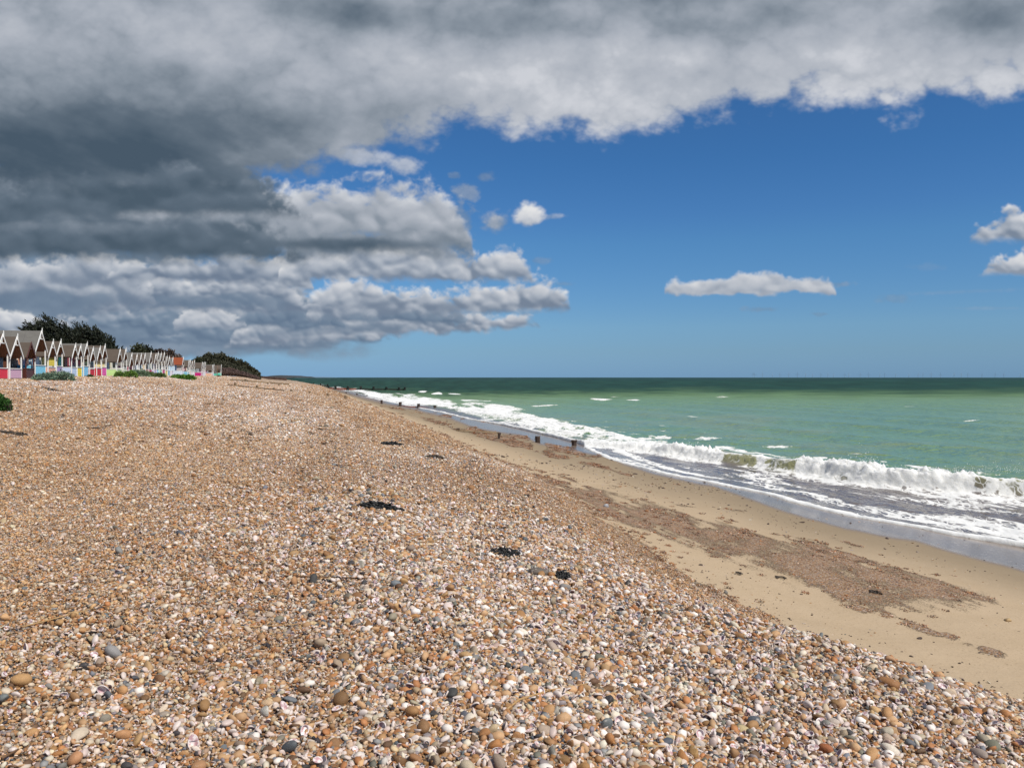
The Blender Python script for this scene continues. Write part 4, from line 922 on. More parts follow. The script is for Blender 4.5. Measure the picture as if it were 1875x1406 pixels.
HUTS = [
 (3.4, 605, 2.7, (226, 44, 66), (58, 50, 96), (110, 60, 50), 'beach hut with bright red front panel, cut by the left edge', ROOF_B, {}),
 (29.4, 610, 2.72, (216, 172, 192), (96, 108, 124), (110, 150, 175), 'beach hut with dusty pink front panel beside the bright red one', ROOF_B, {}),
 (55.7, 627, 2.1, (84, 44, 36), (110, 70, 52), (70, 40, 34), 'dark brown stained beach hut without any white trim', ROOF_B, dict(dark=1)),
 (74.5, 600, 2.84, (134, 208, 234), (236, 164, 124), (150, 130, 160), 'tallest beach hut, with big grey roof, orange wall and sky blue front panel', G_, dict(L=4.2, side_panel=1, back=0)),
 (95.3, 620, 2.25, (240, 178, 152), (176, 208, 226), (206, 220, 230), 'beach hut with peach front panel and pale blue boarding behind it', ROOF_B, {}),
 (109.4, 619.5, 2.0, (176, 156, 204), (190, 190, 170), (226, 206, 110), 'beach hut with lilac front panel beside the peach one', ROOF_B, {}),
 (136.3, 627, 1.95, (196, 214, 240), (214, 196, 88), (60, 186, 186), 'beach hut with pale blue panels, yellow wall and turquoise door', ROOF_B, dict(side_panel=1)),
 (146, 628.6, 1.8, (246, 220, 52), (206, 186, 110), (120, 80, 90), 'beach hut with lemon yellow front panel', ROOF_B, {}),
 (157.8, 624.6, 1.95, (134, 202, 236), (150, 40, 74), (150, 40, 74), 'beach hut with sky blue panel and maroon door right of the lemon yellow one', G_, {}),
 (169, 633.7, 2.15, (206, 22, 44), (200, 190, 180), (190, 70, 90), 'beach hut with scarlet panel and dusky pink door', ROOF_B, {}),
 (181.7, 632, 2.2, (214, 26, 46), (222, 216, 200), (196, 214, 150), 'beach hut with scarlet panel and pale green door', G_, {}),
 (190.9, 628.6, 2.3, (236, 92, 172), (190, 200, 190), (130, 150, 140), 'beach hut with hot pink front panel', ROOF_B, {}),
 (218.6, 635.8, 2.6, (202, 234, 152), (232, 214, 156), (190, 200, 220), 'beach hut with long lime green side panel and cream wall', ROOF_B, dict(side_panel=1, L=3.6, extra='curtain')),
 (229.3, 635.3, 2.3, (232, 230, 206), (222, 218, 200), (120, 110, 90), 'beach hut with ivory front panel right of the lime green one', ROOF_B, {}),
 (240.1, 644.8, 2.6, (176, 214, 236), (196, 150, 180), (170, 60, 120), 'wide beach hut with baby blue panel and plum door', G_, {}),
 (249.7, 646.5, 2.2, (214, 110, 120), (214, 224, 220), (216, 224, 214), 'beach hut with faded red panel and white door half behind a bush', ROOF_B, {}),
 (257.5, 646, 2.3, (196, 96, 176), (206, 30, 92), (206, 30, 92), 'beach hut with orchid panel and crimson wall', ROOF_B, {}),
 (264.5, 645.4, 2.2, (240, 234, 214), (214, 206, 200), (130, 90, 140), 'beach hut with cream panel and violet door', ROOF_B, {}),
 (275.5, 642.5, 2.4, (206, 28, 98), (214, 224, 230), (120, 190, 196), 'beach hut with crimson panel and aqua door', G_, {}),
 (284.4, 646, 2.2, (208, 190, 230), (226, 200, 150), (196, 160, 110), 'beach hut with pale lilac panel and honey coloured wall', ROOF_B, {}),
 (288.6, 643, 1.8, (170, 212, 240), (206, 212, 216), (110, 130, 150), 'narrow beach hut with powder blue panel in the tight group above the bushes', ROOF_B, {}),
 (294.2, 644, 2.2, (150, 226, 192), (190, 200, 190), (110, 130, 120), 'beach hut with mint green panel between powder blue and magenta ones', G_, {}),
 (300, 643.3, 2.2, (206, 54, 132), (200, 190, 196), (120, 100, 120), 'beach hut with magenta panel beside the mint green one', ROOF_B, {}),
 (304.9, 649.8, 2.1, (236, 216, 108), (206, 200, 190), (110, 90, 80), 'beach hut with mustard yellow panel', ROOF_B, {}),
 (309.3, 651, 2.3, (126, 190, 218), (240, 240, 238), (96, 96, 84), 'white beach hut with a blue lower panel', ROOF_B, {}),
 (315.7, 652.4, 2.2, (226, 222, 238), (236, 232, 232), (120, 96, 110), 'white beach hut with very pale lilac panel just left of the rust roofed one', G_, {}),
 (335, 652, 2.4, (214, 228, 240), (176, 210, 232), (42, 110, 170), 'beach hut with rust red tiled roof and pale blue walls', ROOF_R, dict(L=6.2, side_panel=1)),
 (345.3, 658, 2.0, (140, 200, 222), (196, 186, 180), (150, 60, 100), 'beach hut with light blue panel just right of the rust roofed one', ROOF_B, dict(L=4, side_panel=1)),
 (348.2, 656.7, 1.8, (232, 206, 186), (200, 60, 110), (200, 60, 110), 'far beach hut with pale peach panel and raspberry wall', G_, {}),
 (351.4, 659.9, 1.9, (214, 216, 220), (226, 120, 130), (226, 120, 130), 'far beach hut with light grey panel and coral wall', ROOF_B, {}),
 (355.5, 658, 2.1, (236, 234, 236), (226, 206, 180), (150, 130, 110), 'tall far beach hut with white panel left of the long magenta one', ROOF_B, {}),
 (369.9, 662, 2.2, (204, 40, 122), (70, 120, 120), (90, 150, 160), 'far beach hut with long magenta side panel and teal wall', ROOF_B, dict(L=5, side_panel=1)),
 (373, 661.8, 1.9, (216, 218, 232), (206, 214, 214), (110, 120, 130), 'far beach hut with pale grey lilac panel right of the long magenta one', G_, {}),
 (375.5, 662, 2.0, (226, 232, 236), (206, 214, 220), (130, 140, 150), 'far beach hut with bluish white panel, third of three close gables', ROOF_B, {}),
 (388.7, 667, 2.3, (240, 188, 156), (214, 130, 180), (214, 130, 180), 'far beach hut with apricot panels and mauve wall', ROOF_B, dict(L=5, side_panel=1)),
 (391.2, 666, 2.0, (178, 206, 230), (200, 210, 216), (130, 140, 150), 'far beach hut with pale blue panel right of the apricot one', G_, {}),
 (398, 669, 2.0, (98, 200, 168), (110, 84, 70), (70, 54, 46), 'far beach hut with sea green panel and bare brown gable', ROOF_B, dict(trim=(150, 120, 96))),
 (404.9, 666.8, 2.1, (104, 206, 176), (90, 80, 76), (60, 50, 48), 'last beach hut of the row, sea green panel and white gable', ROOF_B, {}),
]
for (xp, ap, bw, pc, wc, dc, lb, rf, kw) in HUTS:
    kw = dict(kw); dark = kw.pop('dark', 0)
    if dark:
        o = hut(xp, ap, bw, pc, wc, dc, lb, rf, trim=(92, 50, 42), finial=.0, L=2.4, **kw)
    else: hut(xp, ap, bw, pc, wc, dc, lb, rf, **kw)
# ------------------------------------------------------------------ trees and plants
def m_leaf(name, c1, c2, rough=.6):
    t = NT(name); r = t.geo(6) if False else t.n('ShaderNodeNewGeometry', o=8); P = t.geo()
    c = t.mix(r, sr(*c1), sr(*c2)); c = t.mix(t.math('MULTIPLY', t.noise(P, .5, 3), .35), c, tuple(.5*x for x in sr(*c1)))
    return t.set(Base_Color=c, Roughness=rough, Specular_IOR_Level=.25)
BARK = m_paint('bark', (84, 72, 62), 0, .9)
def leaf_mesh(name, P, D, U, ln, wd, mat, parent, **k):
    """a quad leaf at each P, lying along D and U"""
    n = len(P); D = D/np.linalg.norm(D, axis=1)[:, None]; U = U/np.linalg.norm(U, axis=1)[:, None]
    ln = ln[:, None]; wd = wd[:, None]
    V = np.stack([P - U*wd*.25, P + D*ln*.5 - U*wd*.5, P + D*ln, P + D*ln*.5 + U*wd*.5], 1).reshape(-1, 3)
    me = bpy.data.meshes.new(name); me.vertices.add(n*4); me.vertices.foreach_set('co', V.astype(np.float32).ravel())
    nf = n; me.loops.add(nf*4); me.polygons.add(nf); me.loops.foreach_set('vertex_index', np.arange(n*4, dtype=np.int32)); me.polygons.foreach_set('loop_start', np.arange(0, nf*4, 4, dtype=np.int32)); me.update(calc_edges=True)
    me.materials.append(mat); o = link(bpy.data.objects.new(name, me)); o.parent = parent; return tag(o, **k)
def tree(x0, x1, ytop, Y, label, mat, seed, wind=0., lobes=None, n=9000, base_drop=0., leaf=(.5, .14), group='trees behind the beach huts', name='tree', hide=.0):
    """columns x0..x1 and top row as sighted; Y metres away. wind>0: raked by the sea wind"""
    rs = np.random.RandomState(seed); m = Y/FPX; xc = (x0 + x1)/2; X = (xc - CXP)*m; g = float(ground_z(X, Y)); root = empty(name, (X, Y, g), label=label, cat='tree', group=group)
    W = (x1 - x0)*m/2; Ht = EYE + (HOR - ytop)*m - g
    lobes = lobes or [(0, .62, .62, .36), (-.42, .55, .46, .30), (.42, .50, .48, .30), (-.1, .80, .42, .2), (.3, .72, .36, .22), (-.65, .40, .3, .25), (.68, .36, .3, .24), (0, .38, .7, .25)]
    # trunk and limbs
    tb = MB(); zc = Ht*.42; tb.tube([(0, 0, -.3), (-.05*W, 0, zc*.5), (.03*W, .1, zc)], [W*.075 + .08, W*.06 + .06, W*.045 + .04], 8); tb.build('trunk', BARK, root, True)
    PP, DD = [], []
    lb = MB(); tot = sum(l[2]*l[3] for l in lobes)
    for (lx, lz, rx, rz) in lobes:
        c = np.array([lx*W, rs.uniform(-.3, .3)*W, lz*Ht]); rad = np.array([rx*W, rx*W*.8, rz*Ht])
        lb.tube([(0, .05, zc*.85), tuple(np.array([0, 0, zc])*.4 + c*.6 - np.array([0, 0, rad[2]*.2])), tuple(c + rad*np.array([.3*np.sign(lx + .01), .1, .5]))], [W*.035 + .03, W*.022 + .02, .02], 6)
        k = int(n*rx*rz/tot/22)
        for _ in range(k):
            d = rs.randn(3); d /= np.linalg.norm(d); r = rs.uniform(.55, 1.04)**.6
            cc = c + d*rad*r*(.90 if wind else 1.)
            if cc[2] < Ht*.12: continue
            mm = 22; ax = d*np.array([1, 1, .8]) + np.array([-wind*1.3, 0, wind*.7]); ax /= np.linalg.norm(ax)
            t = rs.uniform(0, 1, mm); L_ = (.9 + .9*wind)*leaf[0]*2.2
            PP.append(cc + ax*(t[:, None] - .5)*L_ + rs.randn(mm, 3)*leaf[0]*(.50 - .26*min(wind, 1))); DD.append(ax + rs.randn(mm, 3)*(.75 - .45*min(wind, 1)))
    lb.build('limbs', BARK, root, True)
    PP = np.concatenate(PP); DD = np.concatenate(DD); q = len(PP)
    if wind:                                    # raked sprays standing out of the windward outline
        E, F_ = [], []
        for _ in range(int(170*wind if wind > .5 else 40*wind)):
            u = rs.uniform(-.95, .95); zt = max([lz + rz*math.sqrt(max(0, 1 - ((u - lx)/rx)**2)) for lx, lz, rx, rz in lobes if abs(u - lx) < rx] or [.4])
            p0 = np.array([u*W, rs.uniform(-.3, .3)*W, zt*Ht*rs.uniform(.62, .84)]); ax = np.array([-.38 + .85*u + .16*rs.randn(), .2*rs.randn(), .52 + .12*rs.randn()]); L_ = rs.uniform(.22, .55)*W
            for j in range(40):
                tt = rs.uniform(); E.append(p0 + ax*L_*tt + rs.randn(3)*.10*(1.15 - tt)*W*.11); F_.append(ax + rs.randn(3)*.22)
        PP = np.concatenate([PP, np.array(E)]); DD = np.concatenate([DD, np.array(F_)]); q = len(PP)
    U = np.cross(DD, rs.randn(q, 3)); leaf_mesh('crown', PP, DD, U, leaf[0]*rs.uniform(.6, 1.3, q), leaf[1]*rs.uniform(.7, 1.3, q)*2, mat, root)
    return root
CYP = m_leaf('cypress_needles', (32, 38, 28), (50, 54, 38)); DARKLEAF = m_leaf('dark_leaves', (50, 56, 38), (76, 80, 54)); TWIGS = m_leaf('bare_twigs', (78, 64, 56), (104, 88, 74)); HILLLEAF = m_leaf('hill_leaves', (54, 58, 42), (80, 76, 54))
tree(50, 152, 577, 108, 'windswept dark cypress behind the tall grey roofed hut', CYP, 1, 1.0, [(-.62, .78, .36, .09), (-.25, .84, .40, .09), (.12, .74, .44, .13), (-.3, .62, .55, .18), (.52, .58, .42, .18), (0, .42, .85, .22), (-.72, .66, .26, .09)], 9000, leaf=(.42, .07))
tree(134, 216, 589, 116, 'windswept dark cypress, the right hand and lower of the pair', CYP, 2, 1.0, [(-.62, .84, .32, .09), (-.2, .72, .5, .16), (.25, .60, .5, .18), (.62, .46, .36, .16), (0, .42, .9, .2)], 7500, leaf=(.42, .07))
FAR_TREES = [(233, 272, 633, 165, 'low bushy dark tree above the middle huts', DARKLEAF), (258, 280, 635, 170, 'spiky dark tree rising above the middle huts', CYP), (274, 312, 643, 172, 'brown leafless thicket tree left of the bare pair', TWIGS), (292, 326, 642, 180, 'bare brown tree with a rounded top', TWIGS),
             (306, 338, 652, 190, 'low bare brown tree behind the rust roofed hut', TWIGS), (350, 376, 656, 215, 'low dark tree behind the farthest huts', DARKLEAF)]
for i, (a, b, t_, Y, lb, mt) in enumerate(FAR_TREES): tree(a, b, t_, Y, lb, mt, 10 + i, .0, n=5200, leaf=(.45, .16))
HILL = [(352, 392, 656, 262, 'leftmost tree of the wooded rise beyond the huts'), (366, 404, 647, 268, 'tallest round topped tree on the wooded rise'), (388, 420, 649, 276, 'tree just right of the tallest one on the rise'), (404, 436, 655, 285, 'tree on the shoulder of the wooded rise'), (420, 450, 660, 295, 'tree halfway down the wooded rise'),
        (434, 460, 666, 306, 'small tree low on the seaward slope of the rise'), (446, 468, 674, 318, 'stunted tree near the seaward end of the rise'), (456, 474, 681, 330, 'last low bush like tree above the shore')]
for i, (a, b, t_, Y, lb) in enumerate(HILL): tree(a, b, t_, Y, lb, HILLLEAF, 30 + i, .25, n=7000, leaf=(.62, .22), group='trees on the rise beyond the huts')
def thicket(name, P, Yn, label, mat, seed, n=30000, deep=26, leaf=.6):
    """a bank of scrub: P is its outline from the side, metres come from the distance Yn"""
    rs = np.random.RandomState(seed); m = Yn/FPX; xs = [p[0] for p in P]; px = rs.uniform(xs[0], xs[-1], n); top = np.interp(px, xs, [p[1] for p in P])
    d = rs.uniform(0, deep, n); Y = Yn + d; X = (px - CXP)*m + d*.1; X = (px - CXP)/FPX*Y; g = ground_z(X, Y); h = EYE + (HOR - top)*Y/FPX - g; h *= .85 + .3*np.array([0])[0] + .28*fbm(X/1.6, Y/1.6, 3, 1)
    z = g + np.clip(h, .1, None)*np.clip(rs.uniform(0, 1, n)**.45*np.sqrt(np.clip(d/deep*3, .25, 1)), 0, 1)
    PP = np.stack([X, Y, z], -1); D = rs.randn(n, 3) + (0, 0, .8); U = np.cross(D, rs.randn(n, 3))
    o = leaf_mesh(name, PP, D, U, leaf*rs.uniform(.6, 1.3, n), leaf*.4*rs.uniform(.6, 1.3, n), mat, None, label=label, kind='stuff'); return o
thicket('hillside_scrub', [(366, 668), (392, 656), (420, 664), (446, 674), (462, 684), (476, 690)], 252, 'dark undergrowth on the rise beyond the huts', HILLLEAF, 51, 30000)
thicket('brown_scrub', [(402, 675), (412, 672), (428, 675), (446, 681), (462, 687), (474, 691)], 236, 'purplish brown brambles in front of the wooded rise', m_leaf('brambles', (96, 76, 72), (120, 98, 86)), 52, 22000, 10, .4)
thicket('shore_scrub', [(470, 689), (480, 690.0), (500, 691.4), (524, 693.6)], 420, 'low brown scrub running out along the shore', m_leaf('shore_brambles', (84, 66, 60), (110, 88, 76)), 53, 16000, 80, .6)
def shrub(x, y, wpx, hpx, label, c1, c2, seed, leaf=.09, n=4200, lobes=3, dist=None, name='sea_kale', cat='plant'):
    p = survey(x, y) if dist is None else Vector(((x - CXP)/FPX*dist, dist, float(ground_z((x - CXP)/FPX*dist, dist))))
    rs = np.random.RandomState(seed); m = p.y/FPX; W = wpx*m/2; Hh = hpx*m; root = empty(name, (p.x, p.y, p.z), label=label, cat=cat, group='plants growing on the shingle')
    PP, DD = [], []
    for i in range(lobes):
        cx = (i/(max(lobes - 1, 1)) - .5)*1.15*W; k = int(n/lobes); d = rs.randn(k, 3); d[:, 2] = np.abs(d[:, 2]); d /= np.linalg.norm(d, axis=1)[:, None]; r = rs.uniform(.35, 1, k)**.45
        hgt = Hh*(1 if i == rs.randint(lobes) or lobes == 1 else rs.uniform(.72, 1)); bump = 1 + .16*np.sin(d[:, 0]*7 + i)*np.cos(d[:, 1]*6)
        PP.append(np.stack([cx + d[:, 0]*r*W*.62*bump, d[:, 1]*r*W*.8*bump, d[:, 2]*r*hgt*bump*.95], -1)); DD.append(d + rs.randn(k, 3)*.55 + (0, 0, .25))
    PP = np.concatenate(PP); DD = np.concatenate(DD); k = len(PP); U = np.cross(DD, rs.randn(k, 3))
    leaf_mesh('foliage', PP, DD, U, leaf*rs.uniform(.7, 1.4, k), leaf*.62*rs.uniform(.7, 1.3, k), m_leaf('leaves', c1, c2, .5), root)
    sb = MB()
    for _ in range(9):
        a = rs.uniform(0, 6.28); sb.tube([(rs.uniform(-.5, .5)*W, 0, -.03), (math.cos(a)*W*.4, math.sin(a)*W*.4, Hh*.5)], [.02, .008], 5)
    sb.build('stems', BARK, root); return root
shrub(12, 754, 54, 31, 'dark green bushy plant on the shingle at the left edge', (48, 84, 38), (84, 120, 56), 61, .07, 5200, 1, name='bush', cat='bush')
shrub(97, 699, 62, 20, 'grey green sea kale clump in front of the blue and peach panels', (96, 120, 100), (142, 160, 132), 62, .12, 3400, 3, 50)
shrub(170, 691, 16, 5, 'tiny dark tuft at the foot of the scarlet hut', (60, 80, 50), (90, 110, 70), 63, .1, 600, 1, 72, name='tuft', cat='plant')
shrub(230, 692, 34, 12, 'bright green kale clump below the lime green panel', (84, 120, 46), (140, 166, 82), 64, .13, 2200, 2, 76)
shrub(249, 690, 40, 13, 'grey green kale clump right behind the bright green one', (92, 118, 92), (140, 158, 124), 65, .15, 2400, 3, 84)
shrub(284, 690, 32, 10, 'olive green kale clump below the crimson panel', (86, 106, 60), (130, 148, 90), 66, .15, 2000, 3, 88)
shrub(335, 691.5, 38, 10, 'vivid green kale clump below the rust roofed hut', (66, 110, 40), (120, 160, 66), 67, .16, 2400, 3, 92)
shrub(403, 689.6, 10, 2.2, 'small dark tuft by the last hut', (60, 70, 48), (84, 94, 60), 68, .15, 500, 1, 175, name='tuft')
shrub(452, 692.5, 9, 4, 'dark tuft on the shingle crest past the last hut', (54, 60, 44), (80, 84, 58), 69, .15, 500, 1, 150, name='tuft')
# distant land
def ridge(name, P, Y, depth, mat, label):
    m = Y/FPX; V, F = [], []; n = len(P)
    for j, (k, dd) in enumerate(((0, 0), (.55, .18), (1, .45), (.9, 1.))):
        for (x, y) in P:
            h = EYE + (HOR - y)*m; V.append(((x - CXP)*m, Y + depth*dd, -3 if k == 0 else h*k))
    for j in range(3):
        for i in range(n - 1): F.append((j*n + i, j*n + i + 1, (j + 1)*n + i + 1, (j + 1)*n + i))
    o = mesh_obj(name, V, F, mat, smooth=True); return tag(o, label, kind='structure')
ridge('headland', [(440, 689.5), (462, 687.2), (474, 686.6), (486, 688.2), (496, 688.6), (503, 690.3), (507, 691.4)], 1500, 300, m_paint('far_wood', (64, 66, 66), 0, .95), 'low dark headland down the coast')
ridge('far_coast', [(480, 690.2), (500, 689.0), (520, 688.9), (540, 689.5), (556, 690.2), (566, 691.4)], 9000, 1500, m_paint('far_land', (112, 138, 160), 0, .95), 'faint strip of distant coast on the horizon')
# ------------------------------------------------------------------ timber groynes
def m_timber(name, c1, c2):
    t = NT(name); O = t.geo(); n = t.noise(t.map(O, sc=(1, 1, .25)), 14, 5, .7); c = t.mix(n, sr(*c1), sr(*c2)); c = t.mix(t.sstep(t.noise(O, 3, 4), .5, .7), c, tuple(.6*x for x in sr(*c1)))
    return t.set(Base_Color=c, Roughness=.7, Specular_IOR_Level=.3, Normal=t.bump(n, .02, .8))
T_WET, T_DRY, T_RED, T_DARK = m_timber('wet_timber', (66, 56, 50), (96, 78, 66)), m_timber('dry_timber', (128, 108, 84), (166, 142, 110)), m_timber('red_stained_timber', (118, 62, 46), (146, 82, 60)), m_timber('weedy_timber', (36, 40, 38), (58, 60, 52))
def place(x, y, Y=None, z=None):
    if Y is None: return survey(x, y)
    X = (x - CXP)/FPX*Y; return Vector((X, Y, float(ground_z(X, Y)) if z is None else z))
def post_mb(w, h, tilt=0, cap=0, seed=0):
    rs_ = random.Random(seed); n = 8; V = []; F = []; a = w/2
    ring = [(-a, -a*.8), (0, -a*1.02), (a, -a*.8), (a*1.05, 0), (a, a*.8), (0, a), (-a, a*.8), (-a*1.03, 0)]
    for lv, zz, k in ((0, -.5, 1), (1, h*.5, 1), (2, h*.82, 1 + cap*.4), (3, h, .96 + cap*.5)):
        for (x, y) in ring: V.append((x*k + tilt*zz + rs_.uniform(-.01, .01), y*k + rs_.uniform(-.01, .01), zz + (rs_.uniform(-.03, .03)*w*3 if lv == 3 else 0)))
    for l in range(3):
        for i in range(n): F.append((l*n + i, l*n + (i + 1) % n, (l + 1)*n + (i + 1) % n, (l + 1)*n + i))
    F.append(tuple(3*n + i for i in range(n))); m = MB(); m.v = V; m.f = F; return m
# nearest line: posts standing alone in the wet sand
for i, (x, yb, hp, wp, lb, mt, tl, cap) in enumerate([
    (984.5, 810.5, 11.8, 8.4, 'squat dark groyne post left of the pair in the shallow swash', T_WET, .0, 0), (1051.3, 815.6, 9.8, 8.2, 'dark groyne post with a flared top, right of the squarer one', T_WET, .0, .6),
    (1120.6, 817.5, 4.4, 6.4, 'small worn down post right at the foam edge', T_WET, 0, .2), (913, 803.5, 11, 4.2, 'thin crooked post on the gravel bar', T_WET, .12, .8), (767, 779, 3.2, 7, 'buried post end showing at the shingle foot', T_DRY, 0, .2),
    (839, 787.5, 3.2, 4.5, 'short broken stub on the sand above the fallen plank', T_WET, 0, .5)]):
    p = survey(x, yb); m = p.y/FPX; o = post_mb(wp*m, hp*m, tl, cap, i).build('groyne_post', mt); o.location = p; o.rotation_euler = (0, 0, -THETA + .1*i); tag(o, lb, 'post', 'posts of the nearest groyne')
a, b = survey(838, 789.5), survey(912, 794); o = MB().bar(a + Vector((0, 0, .05)), b + Vector((0, 0, .05)), .22, .10).build('fallen_plank', T_DRY); tag(o, 'pale timber plank lying half buried in the sand by the crooked post', 'plank')
for i, (x, y, w, h, lb) in enumerate([(382.5, 742, 6, 4, 'brown timber stub poking out of the pale shingle, left of two'), (407.5, 742, 3, 4, 'thin timber stub poking out of the pale shingle, right of two')]):
    p = survey(x, y); m = p.y/FPX; o = post_mb(w*m, h*m, .05, .2, 9 + i).build('groyne_post', T_DRY); o.location = p; tag(o, lb, 'post', 'stubs buried in the upper shingle')
def groyne(name, label, posts, boards, grp='groynes along the beach'):
    """posts: (x, base row, height px, width px, distance, material); boards: list of point lists (x, row of top, distance, material, height)"""
    x, yb, hp, wp, Y, mt = posts[0]; p0 = survey(x, yb); root = empty('groyne', p0, label=label, cat='groyne', group=grp)
    for i, (x, yb, hp, wp, Y, mt) in enumerate(posts):
        if mt is T_DRY: q_ = survey(x, yb); Y = q_.y
        X = (x - CXP)/FPX*Y; zb = EYE + (HOR - yb)/FPX*Y; m = Y/FPX; o = post_mb(wp*m, hp*m, 0, .15, i + 20).build('post', mt, root); o.location = Vector((X, Y, zb)) - p0; o.rotation_euler = (0, 0, -THETA)
    for (pa, pb, mt, hh) in boards:
        A = Vector(((pa[0] - CXP)/FPX*pa[2], pa[2] + .25, EYE + (HOR - pa[1])/FPX*pa[2])) - p0; B = Vector(((pb[0] - CXP)/FPX*pb[2], pb[2] + .25, EYE + (HOR - pb[1])/FPX*pb[2])) - p0
        n = 3
        mb = MB()
        for j in range(n):
            dz = Vector((0, 0, -(j + .5)*hh/n)); mb.bar(A + dz, B + dz, .10, hh/n*.93)
        mb.build('plank_wall', mt, root)
def dist(x, y0, x0, Y0, slope=TAN): return Y0 + slope*0
# second groyne: brown posts down the shingle, red boards, posts in the foam
P2 = []
for (x, yb, h) in ((431, 706.5, 5.2), (471, 711.5, 6), (501.5, 714.5, 4.4), (533.5, 717.3, 4), (567.5, 720.5, 4), (600.3, 726, 5.4), (632.5, 731.5, 7)): P2.append((x, yb, h, 3.6, 100 - (698 - x)*.024 - 2, T_DRY))
for (x, yb, h, w) in ((698.7, 740.5, 8.2, 3.2), (732.8, 745, 9.2, 4.2), (766.3, 747.5, 8), (796, 749.6, 7)) if False else ((698.7, 740.8, 8.4, 3.2), (732.8, 745.2, 9.4, 4.2), (766.3, 747.2, 8, 4.2), (796.2, 749.6, 7, 4.2), (829.5, 750, 5, 3)): P2.append((x, yb, h, w, 99 + (x - 698)*.018, T_WET))
groyne('groyne', 'groyne with red stained boards running down to the foam, second from the camera', P2,
       [((672, 738.4, 98.5), (698, 740.4, 99), T_RED, .14), ((698, 740.4, 99), (745, 743.4, 99.9), T_RED, .22), ((745, 743.4, 99.9), (797, 746.8, 100.8), T_RED, .22), ((797, 748, 100.8), (829, 749.2, 101.4), T_WET, .14)])
# small posts between the second and third groyne
for i, (x, yb, h, w) in enumerate(((634, 722.5, 4.8, 1.8), (653.6, 724, 3.6, 2.6), (672, 726, 2.6, 2.2), (694, 727.2, 1.8, 2.2))):
    Y = 162 + (x - 634)*.03; m = Y/FPX; X = (x - CXP)/FPX*Y; o = post_mb(w*m, h*m, 0, .2, 40 + i).build('groyne_post', T_WET); o.location = (X, Y, EYE + (HOR - yb)*m)
    tag(o, ('thin dark post at the water edge, ', 'dark post standing in the swash, ', 'low dark post in the white foam, ', 'barely showing dark post in the foam, ')[i] + ('first', 'second', 'third', 'last')[i] + ' of a far row of four', 'post', 'far row of four posts in the foam')
# the long dark groyne
P3 = [(x, yb, h, w, 236 + (x - 600)*.03, T_DARK) for (x, yb, h, w) in ((580.7, 707.4, 3.4, 1.8), (590, 708.6, 4, 2.2), (601.6, 709.3, 3.2, 1.8), (614.4, 713.4, 6.8, 3.0), (637.4, 714, 7, 3.2), (660.7, 714.6, 7.6, 3.4), (684, 715, 7.2, 3.4), (707.6, 715.2, 6.8, 3.4), (730.7, 715.6, 6.8, 3.4), (741.3, 715.8, 6.6, 3.2))]
P3 += [(x, yb, 2.6, 2.4, 228, T_DRY) for (x, yb) in ((468.7, 700.8), (490, 703.6), (510.5, 706.2), (530.6, 708.2), (553, 709.6))]
groyne('groyne', 'long dark groyne running straight out into the sea beyond the white water', P3, [((556, 705.9, 235), (598, 709.0, 236), T_RED, .45), ((598, 709.2, 236), (652, 711.2, 237.6), T_RED, .62), ((652, 711.2, 237.6), (742, 711.9, 240.4), T_DARK, .70)])
# buried boards on the upper shingle
_b = [survey(*q) + Vector((0, -.3, .16)) for q in ((424, 697.4), (458, 699.6), (494, 702.4), (530, 705.2))]; o = MB().bar(_b[0], _b[1], .3, .34).bar(_b[1], _b[2], .3, .34).bar(_b[2], _b[3], .3, .34).build('plank_wall', T_DRY); tag(o, 'long brown board line half buried in the far shingle, upper of two', 'groyne', 'half buried board lines')
_b = [survey(*q) + Vector((0, -.2, .09)) for q in ((418, 706.4), (450, 709.6), (486, 713.2), (522, 717))]; o = MB().bar(_b[0], _b[1], .12, .16).bar(_b[1], _b[2], .12, .16).bar(_b[2], _b[3], .12, .16).build('plank_wall', T_DRY); tag(o, 'brown board line half buried in the shingle under the stub posts, lower of two', 'groyne', 'half buried board lines')
# far groynes down the coast: dots against the foam
for gi, (Y, x0, x1, n, y0, y1, lb) in enumerate(((330, 535, 600, 6, 701.5, 706.6, 'far groyne of small dark posts just beyond the long dark one'), (420, 512, 566, 6, 698.8, 702.8, 'far groyne of tiny posts, second beyond the long dark one'), (560, 498, 545, 5, 696.6, 699.8, 'very far groyne, third beyond the long dark one'), (760, 490, 530, 5, 695.0, 697.2, 'farthest visible groyne, a row of specks near the headland'))):
    P = [(x0 + (x1 - x0)*i/(n - 1), y0 + (y1 - y0)*i/(n - 1), 3.4 - .5*gi, 1.9 - .25*gi, Y + i, T_DARK) for i in range(n)]
    groyne('groyne', lb, P, [((x0, y0 - 1.0, Y), (x1, y1 - 1.2, Y + n), T_WET, .45)])
